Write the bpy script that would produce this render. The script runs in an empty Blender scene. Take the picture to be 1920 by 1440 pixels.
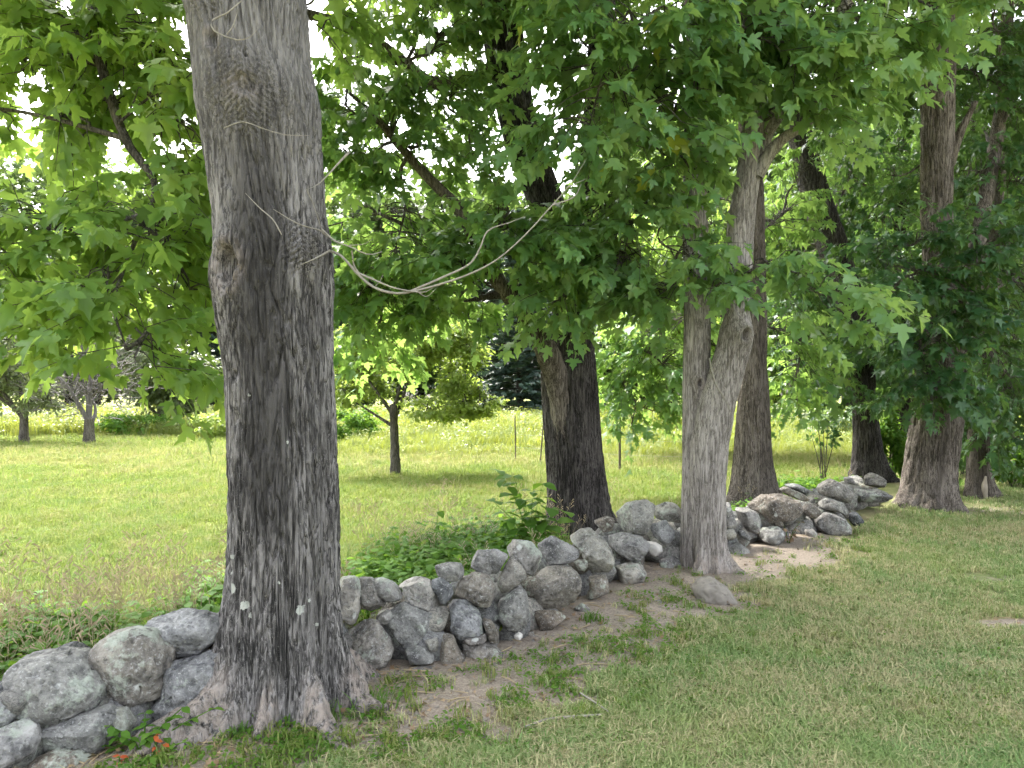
import bpy, math, random
import numpy as np
from mathutils import Vector, Matrix

# ------------------------------------------------------------------ camera, sky, sun, exposure
F = 1386.0            # focal length in pixels of the 1920 px wide photograph
EYE, HOR = 1.6, 740.0
sc = bpy.context.scene
col = sc.collection
cam_d = bpy.data.cameras.new("camera")
cam = bpy.data.objects.new("camera", cam_d)
col.objects.link(cam)
cam.location = (0, 0, EYE)
cam.rotation_euler = (math.radians(90), 0, 0)
cam_d.sensor_width = 36
cam_d.lens = F / 1920 * 36
cam_d.shift_y = (HOR - 720) / 1920
cam_d.clip_start = 0.05
cam_d.clip_end = 2000
sc.camera = cam

SUN_EL, SUN_AZ = 56.0, -32.0      # azimuth from +Y towards +X: ahead and to the left
world = bpy.data.worlds.new("World")
sc.world = world
world.use_nodes = True
wn = world.node_tree
sky = wn.nodes.new("ShaderNodeTexSky")
sky.sky_type = 'NISHITA'
sky.sun_disc = False
sky.sun_elevation = math.radians(SUN_EL)
sky.sun_rotation = math.radians(SUN_AZ)
sky.air_density = 1.0
sky.dust_density = 5.0
sky.ozone_density = 1.0
hsv = wn.nodes.new("ShaderNodeHueSaturation")     # thin high cloud: whitens the sky evenly
hsv.inputs["Saturation"].default_value = 0.30
wn.links.new(sky.outputs[0], hsv.inputs["Color"])
wn.links.new(hsv.outputs[0], wn.nodes["Background"].inputs[0])
wn.nodes["Background"].inputs[1].default_value = 0.15
sun_d = bpy.data.lights.new("sun", 'SUN')
sun_d.energy = 1.4
sun_d.angle = math.radians(6.0)
sun_d.color = (1.0, 0.95, 0.86)
sun = bpy.data.objects.new("sun", sun_d)
col.objects.link(sun)
_e, _a = math.radians(SUN_EL), math.radians(SUN_AZ)
SUNV = Vector((math.sin(_a) * math.cos(_e), math.cos(_a) * math.cos(_e), math.sin(_e)))
sun.rotation_euler = SUNV.to_track_quat('Z', 'Y').to_euler()
sun.location = SUNV * 60
vs = sc.view_settings
vs.view_transform = 'Standard'
vs.look = 'None'
vs.gamma = 1
vs.use_curve_mapping = False
vs.exposure = 2.9
sc.cycles.max_bounces = 7
sc.cycles.diffuse_bounces = 5
sc.cycles.adaptive_threshold = 0.03
sc.cycles.glossy_bounces = 2
sc.cycles.transmission_bounces = 4
sc.cycles.transparent_max_bounces = 4
sc.cycles.caustics_reflective = False
sc.cycles.caustics_refractive = False
sc.cycles.use_denoising = True

rng = np.random.default_rng(7)
random.seed(7)

# ------------------------------------------------------------------ helpers
def P(x, y, d):
    return np.array([(x - 960) / F * d, d, EYE - (y - HOR) / F * d])

def vnoise(p, seed=0):
    p = np.asarray(p, dtype=np.float64)
    i = np.floor(p).astype(np.int64)
    f = p - i
    u = f * f * f * (f * (f * 6 - 15) + 10)
    def h(x, y, z):
        n = (x * 374761393 + y * 668265263 + z * 2147483647 + seed * 144665) & 0xffffffff
        n = ((n ^ (n >> 13)) * 1274126177) & 0xffffffff
        n = ((n ^ (n >> 16)) * 2246822519) & 0xffffffff
        return ((n ^ (n >> 15)) & 0xffffff) / float(0xffffff)
    x, y, z = i[..., 0], i[..., 1], i[..., 2]
    a, b, c = u[..., 0], u[..., 1], u[..., 2]
    def L(s, t, k): return s + (t - s) * k
    return L(L(L(h(x, y, z), h(x+1, y, z), a), L(h(x, y+1, z), h(x+1, y+1, z), a), b),
             L(L(h(x, y, z+1), h(x+1, y, z+1), a), L(h(x, y+1, z+1), h(x+1, y+1, z+1), a), b), c)

def fbm(p, oct=3, seed=0):
    p = np.asarray(p, dtype=np.float64)
    s, amp, tot = 0, 1.0, 0
    for k in range(oct):
        s = s + amp * vnoise(p * 2**k + 17.3 * k, seed + k)
        tot += amp
        amp *= 0.5
    return s / tot

def sstep(a, b, x):
    t = np.clip((x - a) / (b - a), 0, 1)
    return t * t * (3 - 2 * t)

def mesh_np(name, verts, faces, mat=None, smooth=True, attrs=None):
    """faces: (n,3) or (n,4) int array, or a list of such arrays"""
    if not isinstance(faces, list):
        faces = [faces]
    faces = [np.asarray(f, dtype=np.int32) for f in faces if len(f)]
    me = bpy.data.meshes.new(name)
    verts = np.asarray(verts, dtype=np.float32)
    me.vertices.add(len(verts))
    me.vertices.foreach_set("co", verts.ravel())
    nl = sum(f.size for f in faces)
    me.loops.add(nl)
    me.loops.foreach_set("vertex_index", np.concatenate([f.ravel() for f in faces]))
    starts, o = [], 0
    for f in faces:
        starts.append(o + np.arange(len(f)) * f.shape[1])
        o += f.size
    starts = np.concatenate(starts).astype(np.int32)
    me.polygons.add(len(starts))
    me.polygons.foreach_set("loop_start", starts)
    me.update(calc_edges=True)
    if smooth:
        me.polygons.foreach_set("use_smooth", np.ones(len(starts), dtype=bool))
    if mat:
        me.materials.append(mat)
    for k, v in (attrs or {}).items():
        a = me.attributes.new(k, 'FLOAT', 'POINT')
        a.data.foreach_set("value", np.asarray(v, dtype=np.float32))
    return me

def link(name, me, parent=None, loc=None):
    o = bpy.data.objects.new(name, me)
    col.objects.link(o)
    if loc is not None:
        o.location = loc
    if parent is not None:
        o.parent = parent
        if loc is None:
            o.matrix_parent_inverse = Matrix.Translation(parent.location).inverted()
    return o

def tag(o, label=None, cat=None, group=None, kind=None):
    for k, v in (("label", label), ("category", cat), ("group", group), ("kind", kind)):
        if v:
            o[k] = v
    return o

def thing(name, loc, label, cat, group=None):
    o = bpy.data.objects.new(name, None)
    o.empty_display_size = 0.2
    o.location = loc
    col.objects.link(o)
    return tag(o, label, cat, group)

class MB:
    """collects indexed geometry, one mesh object at the end"""
    def __init__(s):
        s.v, s.f, s.n = [], {3: [], 4: []}, 0
    def add(s, v, f):
        v = np.asarray(v, dtype=np.float64)
        f = np.asarray(f, dtype=np.int64)
        s.v.append(v)
        s.f[f.shape[1]].append(f + s.n)
        s.n += len(v)
    def mesh(s, name, mat, smooth=True):
        fs = [np.concatenate(s.f[k]) for k in (3, 4) if s.f[k]]
        return mesh_np(name, np.concatenate(s.v), fs, mat, smooth)

def spline(pts, n):
    pts = np.asarray(pts, dtype=np.float64)
    m = len(pts)
    if m == 2:
        t = np.linspace(0, 1, n)[:, None]
        return pts[0] * (1 - t) + pts[1] * t
    q = np.vstack([2 * pts[0] - pts[1], pts, 2 * pts[-1] - pts[-2]])
    t = np.linspace(0, m - 1 - 1e-9, n)
    i = t.astype(int)
    u = (t - i)[:, None]
    p0, p1, p2, p3 = q[i], q[i+1], q[i+2], q[i+3]
    return 0.5 * (2*p1 + (p2-p0)*u + (2*p0-5*p1+4*p2-p3)*u**2 + (3*p1-p0-3*p2+p3)*u**3)

def tube(mb, pts, r, seg=6, n=None, rough=0.0, seed=0):
    pts = np.asarray(pts, dtype=np.float64)
    r = np.atleast_1d(np.asarray(r, dtype=np.float64))
    n = n or max(2, 3 * (len(pts) - 1) + 1)
    c = spline(pts, n)
    rr = np.interp(np.linspace(0, 1, n), np.linspace(0, 1, len(r)), r)
    t = np.gradient(c, axis=0)
    t /= np.linalg.norm(t, axis=1)[:, None] + 1e-9
    ref = np.array([0, 0, 1.0]) if abs(t[:, 2]).mean() < 0.75 else np.array([1.0, 0.2, 0])
    a = np.cross(t, ref)
    a /= np.linalg.norm(a, axis=1)[:, None] + 1e-9
    b = np.cross(t, a)
    th = np.arange(seg) / seg * 2 * np.pi
    rad = rr[:, None] * np.ones(seg)[None]
    if rough:
        s = np.stack([np.cos(th)[None] * rad * 30 + seed, np.sin(th)[None] * rad * 30 + 0 * rad,
                      np.linspace(0, n * 0.8, n)[:, None] + 0 * rad], -1)
        rad = rad * (1 + rough * (fbm(s, 2, seed) - 0.5) * 2)
    v = c[:, None] + rad[..., None] * (np.cos(th)[None, :, None] * a[:, None] + np.sin(th)[None, :, None] * b[:, None])
    v = v.reshape(-1, 3)
    i = np.arange(n - 1)[:, None] * seg
    j = np.arange(seg)[None]
    k = (j + 1) % seg
    f = np.stack([i + j, i + k, i + seg + k, i + seg + j], -1).reshape(-1, 4)
    mb.add(v, f)
    caps = np.vstack([c[0], c[-1]])
    o = mb.n
    # end fan
    e = np.stack([np.full(seg, 0) + (n - 1) * seg + np.arange(seg), (n - 1) * seg + (np.arange(seg) + 1) % seg], -1)
    tip = np.vstack([v, c[-1:] + t[-1:] * rr[-1] * 0.4])
    mb.v[-1] = tip
    mb.n += 1
    mb.f[3].append(np.column_stack([e[:, 0], e[:, 1], np.full(seg, len(v))]) + (mb.n - len(tip)))
    return c

# ------------------------------------------------------------------ materials
def newmat(name):
    m = bpy.data.materials.new(name)
    m.use_nodes = True
    nt = m.node_tree
    bsdf = nt.nodes["Principled BSDF"]
    return m, nt, bsdf

class N:
    """tiny node writer"""
    def __init__(s, nt): s.nt = nt
    def __call__(s, typ, ins=None, **kw):
        n = s.nt.nodes.new(typ)
        for k, v in kw.items():
            setattr(n, k, v)
        for k, v in (ins or {}).items():
            if isinstance(v, bpy.types.NodeSocket):
                s.nt.links.new(v, n.inputs[k])
            else:
                n.inputs[k].default_value = v
        return n
    def math(s, op, a, b=0.0, c=None, clamp=False):
        n = s("ShaderNodeMath", {0: a, 1: b}, operation=op, use_clamp=clamp)
        if c is not None:
            if isinstance(c, bpy.types.NodeSocket): s.nt.links.new(c, n.inputs[2])
            else: n.inputs[2].default_value = c
        return n.outputs[0]
    def mix(s, fac, a, b, mode='MIX'):
        n = s.nt.nodes.new("ShaderNodeMix")
        n.data_type = 'RGBA'
        n.blend_type = mode
        for k, v in ((0, fac), (6, a), (7, b)):
            if isinstance(v, bpy.types.NodeSocket): s.nt.links.new(v, n.inputs[k])
            elif k: n.inputs[k].default_value = (*v, 1) if len(v) == 3 else v
            else: n.inputs[k].default_value = v
        return n.outputs[2]
    def ramp(s, fac, stops, interp='LINEAR'):
        n = s("ShaderNodeValToRGB", {0: fac})
        cr = n.color_ramp
        cr.interpolation = interp
        while len(cr.elements) < len(stops): cr.elements.new(0.5)
        for e, (p, c) in zip(cr.elements, stops):
            e.position = p
            e.color = (*c, 1) if not isinstance(c, float) else (c, c, c, 1)
        return n.outputs[0]
    def noise(s, vec, scale, detail=3, rough=0.55, w=None, **kw):
        ins = {"Scale": scale, "Detail": detail, "Roughness": rough}
        if vec is not None: ins["Vector"] = vec
        if w is not None: ins["W"] = w
        return s("ShaderNodeTexNoise", ins, noise_dimensions='4D' if w is not None else '3D', **kw).outputs[0]
    def mapping(s, vec, scale=(1, 1, 1), loc=(0, 0, 0), rot=(0, 0, 0)):
        return s("ShaderNodeMapping", {"Vector": vec, "Scale": scale, "Location": loc, "Rotation": rot}).outputs[0]

def leaf_mat(name, stops, trans=(0.30, 0.42, 0.05), tmix=0.42, rough=0.42, patch=1.2, spec=0.42):
    m, nt, b = newmat(name)
    n = N(nt)
    geo = n("ShaderNodeNewGeometry")
    oi = n("ShaderNodeObjectInfo")
    r = n.math('FRACT', n.math('ADD', geo.outputs["Random Per Island"], oi.outputs["Random"]))
    big = n.noise(geo.outputs["Position"], patch, 2)
    fac = n.math('ADD', n.math('MULTIPLY', r, 0.65), n.math('MULTIPLY', n.math('SUBTRACT', big, 0.5), 1.1), clamp=True)
    fac = n.math('ADD', fac, 0.15, clamp=True)
    c = n.ramp(fac, stops)
    # paler underside of the blade
    under = n.mix(geo.outputs["Backfacing"], c, n.mix(0.25, c, (0.15, 0.22, 0.11)))
    nt.links.new(under, b.inputs["Base Color"])
    b.inputs["Roughness"].default_value = rough
    b.inputs["Specular IOR Level"].default_value = spec
    tr = n("ShaderNodeBsdfTranslucent", {"Color": n.mix(0.55, c, trans)})
    mx = n("ShaderNodeMixShader", {0: tmix, 1: b.outputs[0], 2: tr.outputs[0]})
    nt.links.new(mx.outputs[0], nt.nodes["Material Output"].inputs[0])
    return m

def bark_mat(name, dark, mid, light, bare=(0.31, 0.262, 0.225), scale=1.0, bump=0.6, young=0.0):
    m, nt, b = newmat(name)
    n = N(nt)
    pos = n("ShaderNodeNewGeometry").outputs["Position"]
    st = n.mapping(pos, (1, 1, 0.075))
    fine = n.noise(st, 62 * scale, 6, 0.72)
    crk = n.math('ABSOLUTE', n.math('SUBTRACT', n.noise(n.mapping(pos, (1, 1, 0.10), loc=(5, 3, 1)), 26 * scale, 3, 0.6), 0.5))
    broad = n.noise(n.mapping(pos, (1, 1, 0.35)), 5 * scale, 3)
    spk = n.noise(pos, 150, 2, 0.6)
    c = n.ramp(n.math('ADD', n.math('MULTIPLY', fine, 0.75), n.math('MULTIPLY', broad, 0.25)),
               [(0.40, dark), (0.47, mid), (0.58, light)])
    c = n.mix(n.math('MULTIPLY', n.ramp(broad, [(0.45, 0.0), (0.7, 1.0)]), 0.35), c, light)
    c = n.mix(n.ramp(spk, [(0.62, 0.0), (0.72, 0.5)]), c, tuple(min(1, x * 1.5) for x in light))
    c = n.mix(n.ramp(crk, [(0.012, 0.75), (0.035, 0.0)]), c, dark)
    hz = n("ShaderNodeSeparateXYZ", {0: pos}).outputs[2]
    c = n.mix(n.math('MULTIPLY', n.ramp(n.math('MULTIPLY', hz, 0.2), [(0.46, 0.0), (0.66, 0.55)]), young), c, tuple(x_ * 0.72 for x_ in light))
    stain = n("ShaderNodeAttribute", attribute_name="stain").outputs["Fac"]
    c = n.mix(n.math('MULTIPLY', stain, n.math('ADD', 0.35, n.math('MULTIPLY', fine, 0.9))), c, tuple(x * 0.42 for x in mid))
    ba = n("ShaderNodeAttribute", attribute_name="bare").outputs["Fac"]
    bn = n.noise(n.mapping(pos, (1, 1, 0.5)), 22, 4, 0.65)
    c = n.mix(n.math('MULTIPLY', ba, n.ramp(n.math('ADD', n.math('MULTIPLY', bn, 0.6), n.math('MULTIPLY', fine, 0.4)), [(0.42, 0.0), (0.56, 0.9)])), c,
              n.mix(n.noise(pos, 40, 3), tuple(x * 0.6 for x in bare), tuple(min(1, x * 1.35) for x in bare)))
    li = n("ShaderNodeAttribute", attribute_name="lichen").outputs["Fac"]
    ln = n.ramp(n.math('ADD', n.math('MULTIPLY', li, 1.0), n.math('MULTIPLY', n.math('SUBTRACT', n.noise(pos, 70, 2), 0.5), 0.9)), [(0.48, 0.0), (0.56, 1.0)])
    c = n.mix(n.math('MULTIPLY', ln, 0.85), c, n.mix(n.noise(pos, 90, 3), (0.30, 0.32, 0.28), (0.62, 0.63, 0.57)))
    nt.links.new(c, b.inputs["Base Color"])
    b.inputs["Roughness"].default_value = 0.92
    b.inputs["Specular IOR Level"].default_value = 0.15
    bp = n("ShaderNodeBump", {"Height": n.math('ADD', n.math('ADD', fine, n.math('MULTIPLY', spk, 0.4)), n.ramp(crk, [(0.0, 0.0), (0.05, 0.6)])), "Strength": bump, "Distance": 0.02})
    nt.links.new(bp.outputs[0], b.inputs["Normal"])
    return m

def stone_mat(name="fieldstone"):
    m, nt, b = newmat(name)
    n = N(nt)
    oc = n("ShaderNodeTexCoord").outputs["Object"]
    rnd = n("ShaderNodeObjectInfo").outputs["Random"]
    w = n.math('MULTIPLY', rnd, 37.0)
    base = n.ramp(rnd, [(0.0, (0.125, 0.13, 0.138)), (0.2, (0.205, 0.20, 0.185)), (0.36, (0.130, 0.108, 0.086)), (0.5, (0.185, 0.19, 0.20)),
                        (0.62, (0.155, 0.135, 0.108)), (0.76, (0.22, 0.225, 0.235)), (0.9, (0.30, 0.28, 0.25)), (1.0, (0.135, 0.145, 0.125))])
    mot = n.noise(oc, 9, 5, 0.7, w=w)
    c = n.mix(n.ramp(mot, [(0.36, 0.0), (0.64, 1.0)]), n.mix(1.0, base, (0.40, 0.40, 0.41), 'MULTIPLY'), n.mix(1.0, base, (1.6, 1.58, 1.52), 'MULTIPLY'))
    vr = n("ShaderNodeVectorRotate", {"Vector": oc, "Angle": n.math('MULTIPLY', rnd, 23.0), "Axis": (0.3, 1.0, 0.25)})
    band = n("ShaderNodeTexWave", {"Vector": vr.outputs[0], "Scale": 7.0, "Distortion": 9.0, "Detail": 3.0, "Detail Scale": 1.2}).outputs[1]
    c = n.mix(n.math('MULTIPLY', n.math('SUBTRACT', band, 0.4), n.math('MULTIPLY', rnd, 0.30), clamp=True), c, (0.36, 0.36, 0.355))
    spk = n.noise(oc, 60, 4, 0.75, w=w)
    c = n.mix(n.ramp(spk, [(0.55, 0.0), (0.64, 0.7)]), c, (0.40, 0.40, 0.385))
    c = n.mix(n.ramp(spk, [(0.35, 0.75), (0.44, 0.0)]), c, (0.055, 0.055, 0.052))
    # pale green crust lichen in blotches, whiter disks
    l1 = n.noise(oc, 3.4, 4, 0.62, w=n.math('ADD', w, 9.0))
    l1b = n.math('ADD', l1, n.math('MULTIPLY', n.math('SUBTRACT', n.noise(oc, 45, 3, 0.7), 0.5), 0.22))
    c = n.mix(n.ramp(l1b, [(0.565, 0.0), (0.62, 0.75)]), c, n.mix(n.noise(oc, 30, 3), (0.26, 0.30, 0.24), (0.46, 0.49, 0.43)))
    vor = n("ShaderNodeTexVoronoi", {"Vector": n.mapping(oc, loc=(3, 1, 2)), "Scale": 7.5, "Randomness": 1.0, "W": w}, voronoi_dimensions='4D')
    vd = n.math('ADD', vor.outputs["Distance"], n.math('MULTIPLY', n.noise(oc, 60, 2), 0.12))
    c = n.mix(n.ramp(vd, [(0.19, 0.8), (0.24, 0.0)]), c, (0.47, 0.48, 0.45))
    nt.links.new(c, b.inputs["Base Color"])
    b.inputs["Roughness"].default_value = 0.9
    b.inputs["Specular IOR Level"].default_value = 0.2
    h = n.math('ADD', n.math('MULTIPLY', mot, 1.4), n.math('ADD', n.math('MULTIPLY', spk, 0.35), n.math('MULTIPLY', band, 0.08)))
    bp = n("ShaderNodeBump", {"Height": h, "Strength": 0.9, "Distance": 0.025})
    nt.links.new(bp.outputs[0], b.inputs["Normal"])
    return m

def flat_mat(name, c, rough=0.8, var=0.25, scale=20, spec=0.2, stretch=(1, 1, 1)):
    m, nt, b = newmat(name)
    n = N(nt)
    pos = n("ShaderNodeTexCoord").outputs["Object"]
    nz = n.noise(n.mapping(pos, stretch), scale, 4, 0.6)
    nt.links.new(n.mix(nz, tuple(x * (1 - var * 1.5) for x in c), tuple(min(1, x * (1 + var * 1.5)) for x in c)), b.inputs["Base Color"])
    b.inputs["Roughness"].default_value = rough
    b.inputs["Specular IOR Level"].default_value = spec
    bp = n("ShaderNodeBump", {"Height": nz, "Strength": 0.4, "Distance": 0.01})
    nt.links.new(bp.outputs[0], b.inputs["Normal"])
    return m

def patch_nodes(n, pos):
    """world-position patches shared by soil and blades: returns (dryness, tone)"""
    p1 = n.noise(pos, 0.55, 3, 0.6)
    p2 = n.noise(pos, 2.6, 3, 0.6)
    dry = n.math('ADD', n.math('MULTIPLY', p1, 0.45), n.math('MULTIPLY', p2, 0.55))
    tone = n.noise(n.mapping(pos, loc=(31, 7, 0)), 1.1, 3)
    yy = n("ShaderNodeSeparateXYZ", {0: pos}).outputs[1]
    band = n.ramp(n.math('MULTIPLY', n.math('ADD', yy, n.math('MULTIPLY', p1, 4.0)), 0.03), [(0.50, 0.0), (0.56, 1.0), (0.68, 1.0), (0.74, 0.0)])
    dry = n.math('ADD', dry, n.math('MULTIPLY', band, 0.11))
    return dry, tone

def blade_mat(name, green, lush, straw, lo=0.48, hi=0.62, tmix=0.3, amt=0.85):
    m, nt, b = newmat(name)
    n = N(nt)
    geo = n("ShaderNodeNewGeometry")
    pos = geo.outputs["Position"]
    oi = n("ShaderNodeObjectInfo").outputs["Random"]
    isl = geo.outputs["Random Per Island"]
    r = n.math('FRACT', n.math('ADD', isl, oi))
    dry, tone = patch_nodes(n, pos)
    g = n.mix(n.ramp(tone, [(0.35, 0.0), (0.65, 1.0)]), green, lush)
    g = n.mix(n.math('MULTIPLY', r, 0.5), g, tuple(x * 1.5 for x in green))
    f = n.ramp(n.math('ADD', dry, n.math('MULTIPLY', n.math('SUBTRACT', r, 0.5), 0.30)), [(lo, 0.0), (hi, amt)])
    c = n.mix(f, g, n.mix(oi, straw, tuple(x * 0.75 for x in straw)))
    nt.links.new(c, b.inputs["Base Color"])
    b.inputs["Roughness"].default_value = 0.6
    b.inputs["Specular IOR Level"].default_value = 0.2
    tr = n("ShaderNodeBsdfTranslucent", {"Color": n.mix(0.3, c, (0.35, 0.42, 0.06))})
    mx = n("ShaderNodeMixShader", {0: tmix, 1: b.outputs[0], 2: tr.outputs[0]})
    nt.links.new(mx.outputs[0], nt.nodes["Material Output"].inputs[0])
    return m

def ground_mat():
    m, nt, b = newmat("turf_and_soil")
    n = N(nt)
    pos = n("ShaderNodeNewGeometry").outputs["Position"]
    dry, tone = patch_nodes(n, pos)
    field = n("ShaderNodeAttribute", attribute_name="field").outputs["Fac"]
    dirt = n("ShaderNodeAttribute", attribute_name="dirt").outputs["Fac"]
    fine = n.noise(pos, 45, 4, 0.7)
    fine2 = n.noise(pos, 140, 3, 0.7)
    lawn = n.mix(n.ramp(dry, [(0.42, 0.0), (0.62, 1.0)]), (0.15, 0.185, 0.07), (0.36, 0.31, 0.18))
    fld = n.mix(n.ramp(dry, [(0.42, 0.0), (0.62, 1.0)]), (0.13, 0.18, 0.04), (0.30, 0.26, 0.13))
    far = n.ramp(n.noise(n.mapping(pos, (0.25, 1, 1)), 0.35, 3, 0.6), [(0.35, (0.14, 0.20, 0.04)), (0.5, (0.21, 0.24, 0.06)), (0.62, (0.34, 0.29, 0.15))])
    sep = n("ShaderNodeSeparateXYZ", {0: pos})
    fld = n.mix(n.ramp(n.math('MULTIPLY', sep.outputs[1], 0.05), [(0.45, 0.0), (0.8, 1.0)]), fld, far)
    g = n.mix(field, lawn, fld)
    g = n.mix(n.math('MULTIPLY', fine, 0.6), g, n.mix(1.0, g, (0.45, 0.45, 0.42), 'MULTIPLY'))
    soil = n.ramp(n.math('ADD', n.math('MULTIPLY', fine, 0.6), n.math('MULTIPLY', fine2, 0.4)),
                  [(0.3, (0.14, 0.112, 0.088)), (0.5, (0.28, 0.235, 0.19)), (0.7, (0.43, 0.37, 0.31))])
    dm = n.ramp(n.math('ADD', dirt, n.math('MULTIPLY', n.math('SUBTRACT', n.noise(pos, 5, 4, 0.65), 0.5), 0.9)), [(0.42, 0.0), (0.60, 1.0)])
    c = n.mix(dm, g, soil)
    nt.links.new(c, b.inputs["Base Color"])
    b.inputs["Roughness"].default_value = 0.95
    b.inputs["Specular IOR Level"].default_value = 0.1
    bp = n("ShaderNodeBump", {"Height": n.math('ADD', fine, n.math('MULTIPLY', fine2, 0.5)), "Strength": 0.8, "Distance": 0.02})
    nt.links.new(bp.outputs[0], b.inputs["Normal"])
    return m

M = {}
M['stone'] = stone_mat()
M['ground'] = ground_mat()
M['bark_grey'] = bark_mat("bark_grey", (0.024, 0.023, 0.022), (0.094, 0.088, 0.084), (0.28, 0.265, 0.255), young=1.0)
M['bark_dark'] = bark_mat("bark_dark", (0.012, 0.011, 0.010), (0.034, 0.030, 0.028), (0.105, 0.094, 0.088))
M['bark_pale'] = bark_mat("bark_pale", (0.105, 0.093, 0.083), (0.225, 0.203, 0.186), (0.39, 0.357, 0.335), scale=1.2)
M['bark_brown'] = bark_mat("bark_brown", (0.040, 0.033, 0.027), (0.10, 0.084, 0.07), (0.22, 0.19, 0.165))
M['limb'] = bark_mat("limb_bark", (0.035, 0.031, 0.026), (0.085, 0.076, 0.066), (0.17, 0.155, 0.135))
M['twig_pale'] = flat_mat("dead_twig_wood", (0.25, 0.23, 0.195), 0.9, 0.4, 40)
M['wood_bare'] = flat_mat("weathered_wood", (0.36, 0.31, 0.25), 0.9, 0.4, 30, stretch=(1, 1, 0.2))
M['hollow'] = flat_mat("rotten_heartwood", (0.10, 0.065, 0.04), 0.95, 0.4, 40)
G = lambda *s: [(i / (len(s) - 1), c) for i, c in enumerate(s)]
M['leaf_a'] = leaf_mat("maple_leaf_fresh", G((0.085, 0.175, 0.036), (0.125, 0.235, 0.05), (0.165, 0.275, 0.062), (0.22, 0.285, 0.065)), (0.50, 0.68, 0.10), tmix=0.52)
M['leaf_b'] = leaf_mat("maple_leaf_green", G((0.066, 0.152, 0.056), (0.096, 0.208, 0.076), (0.132, 0.25, 0.086), (0.20, 0.275, 0.078)), (0.45, 0.64, 0.10), tmix=0.48, rough=0.38)
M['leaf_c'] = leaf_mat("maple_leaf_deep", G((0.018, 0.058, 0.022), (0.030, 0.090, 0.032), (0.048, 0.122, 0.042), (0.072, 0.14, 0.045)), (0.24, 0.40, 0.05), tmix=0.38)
M['leaf_yel'] = leaf_mat("maple_leaf_turning", G((0.24, 0.30, 0.03), (0.34, 0.36, 0.04)), (0.6, 0.62, 0.06))
M['leaf_apple'] = leaf_mat("apple_leaf", G((0.11, 0.175, 0.036), (0.16, 0.23, 0.05), (0.22, 0.275, 0.07)), (0.48, 0.60, 0.1), tmix=0.52, patch=0.9)
M['leaf_sage'] = leaf_mat("pale_apple_leaf", G((0.095, 0.13, 0.052), (0.13, 0.17, 0.072), (0.18, 0.21, 0.10)), (0.34, 0.40, 0.15), tmix=0.3, patch=0.9)
M['leaf_wood'] = leaf_mat("far_leaf_hazed", G((0.045, 0.085, 0.032), (0.07, 0.125, 0.042), (0.11, 0.165, 0.055)), (0.28, 0.40, 0.08), tmix=0.35, patch=0.25)  # distance haze is put into this leaf colour by lightening it
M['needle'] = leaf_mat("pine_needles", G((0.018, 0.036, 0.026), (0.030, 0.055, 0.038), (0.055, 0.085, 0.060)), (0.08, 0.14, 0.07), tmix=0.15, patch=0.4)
M['leaf_weed'] = leaf_mat("weed_leaf", G((0.045, 0.115, 0.018), (0.075, 0.165, 0.025), (0.12, 0.215, 0.036)), (0.3, 0.5, 0.04), tmix=0.42, rough=0.6, spec=0.12)
M['leaf_red'] = leaf_mat("reddened_leaf", G((0.45, 0.08, 0.03), (0.55, 0.14, 0.05)), (0.6, 0.15, 0.05), tmix=0.3)
M['leaf_brown'] = leaf_mat("dead_leaf", G((0.14, 0.085, 0.045), (0.24, 0.16, 0.09), (0.36, 0.27, 0.16)), (0.3, 0.2, 0.1), tmix=0.1)
M['stalk'] = flat_mat("dry_stalk", (0.36, 0.29, 0.18), 0.9, 0.3, 15)
M['lawn'] = blade_mat("lawn_blade", (0.215, 0.275, 0.095), (0.135, 0.255, 0.085), (0.54, 0.47, 0.28), 0.45, 0.58)
M['fieldblade'] = blade_mat("field_blade", (0.145, 0.198, 0.038), (0.108, 0.188, 0.044), (0.36, 0.31, 0.15), 0.49, 0.66, 0.38, 0.75)
M['meadow'] = blade_mat("meadow_blade", (0.19, 0.24, 0.06), (0.15, 0.23, 0.055), (0.42, 0.37, 0.20), 0.47, 0.63, 0.35)
M['golden'] = leaf_mat("goldenrod_leaf", G((0.085, 0.145, 0.026), (0.14, 0.20, 0.036), (0.24, 0.26, 0.045)), (0.5, 0.52, 0.06), tmix=0.35, patch=0.35)
M['post'] = flat_mat("rusty_post", (0.12, 0.10, 0.08), 0.8, 0.3, 20)
M['wire'] = flat_mat("fence_wire", (0.25, 0.25, 0.24), 0.5, 0.1, 20)

# ------------------------------------------------------------------ wall line and ground height
WL = np.array([(-6.0, 0.9), (-3.0, 2.45), (-1.9, 2.98), (-1.45, 3.25), (-0.82, 4.02), (-0.33, 4.18), (0.0, 4.38), (0.36, 4.98), (0.97, 6.0),
               (1.4, 6.6), (2.27, 7.15), (3.2, 7.9), (3.87, 8.4), (5.6, 10.8), (7.0, 13.0), (11.0, 19.0), (20, 33)])

def wall_side(x, y):
    """signed distance to the wall's front foot: + on the lawn side, - behind"""
    x = np.asarray(x, float); y = np.asarray(y, float)
    best = np.full(x.shape, 1e9); sg = np.ones(x.shape)
    for (ax, ay), (bx, by) in zip(WL[:-1], WL[1:]):
        dx, dy = bx - ax, by - ay
        t = np.clip(((x - ax) * dx + (y - ay) * dy) / (dx * dx + dy * dy), 0, 1)
        qx, qy = ax + t * dx, ay + t * dy
        d = np.hypot(x - qx, y - qy)
        s = np.sign(dy * (x - qx) - dx * (y - qy))
        m = d < best
        best = np.where(m, d, best); sg = np.where(m, s, sg)
    return best * np.where(sg == 0, 1, sg)

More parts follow.
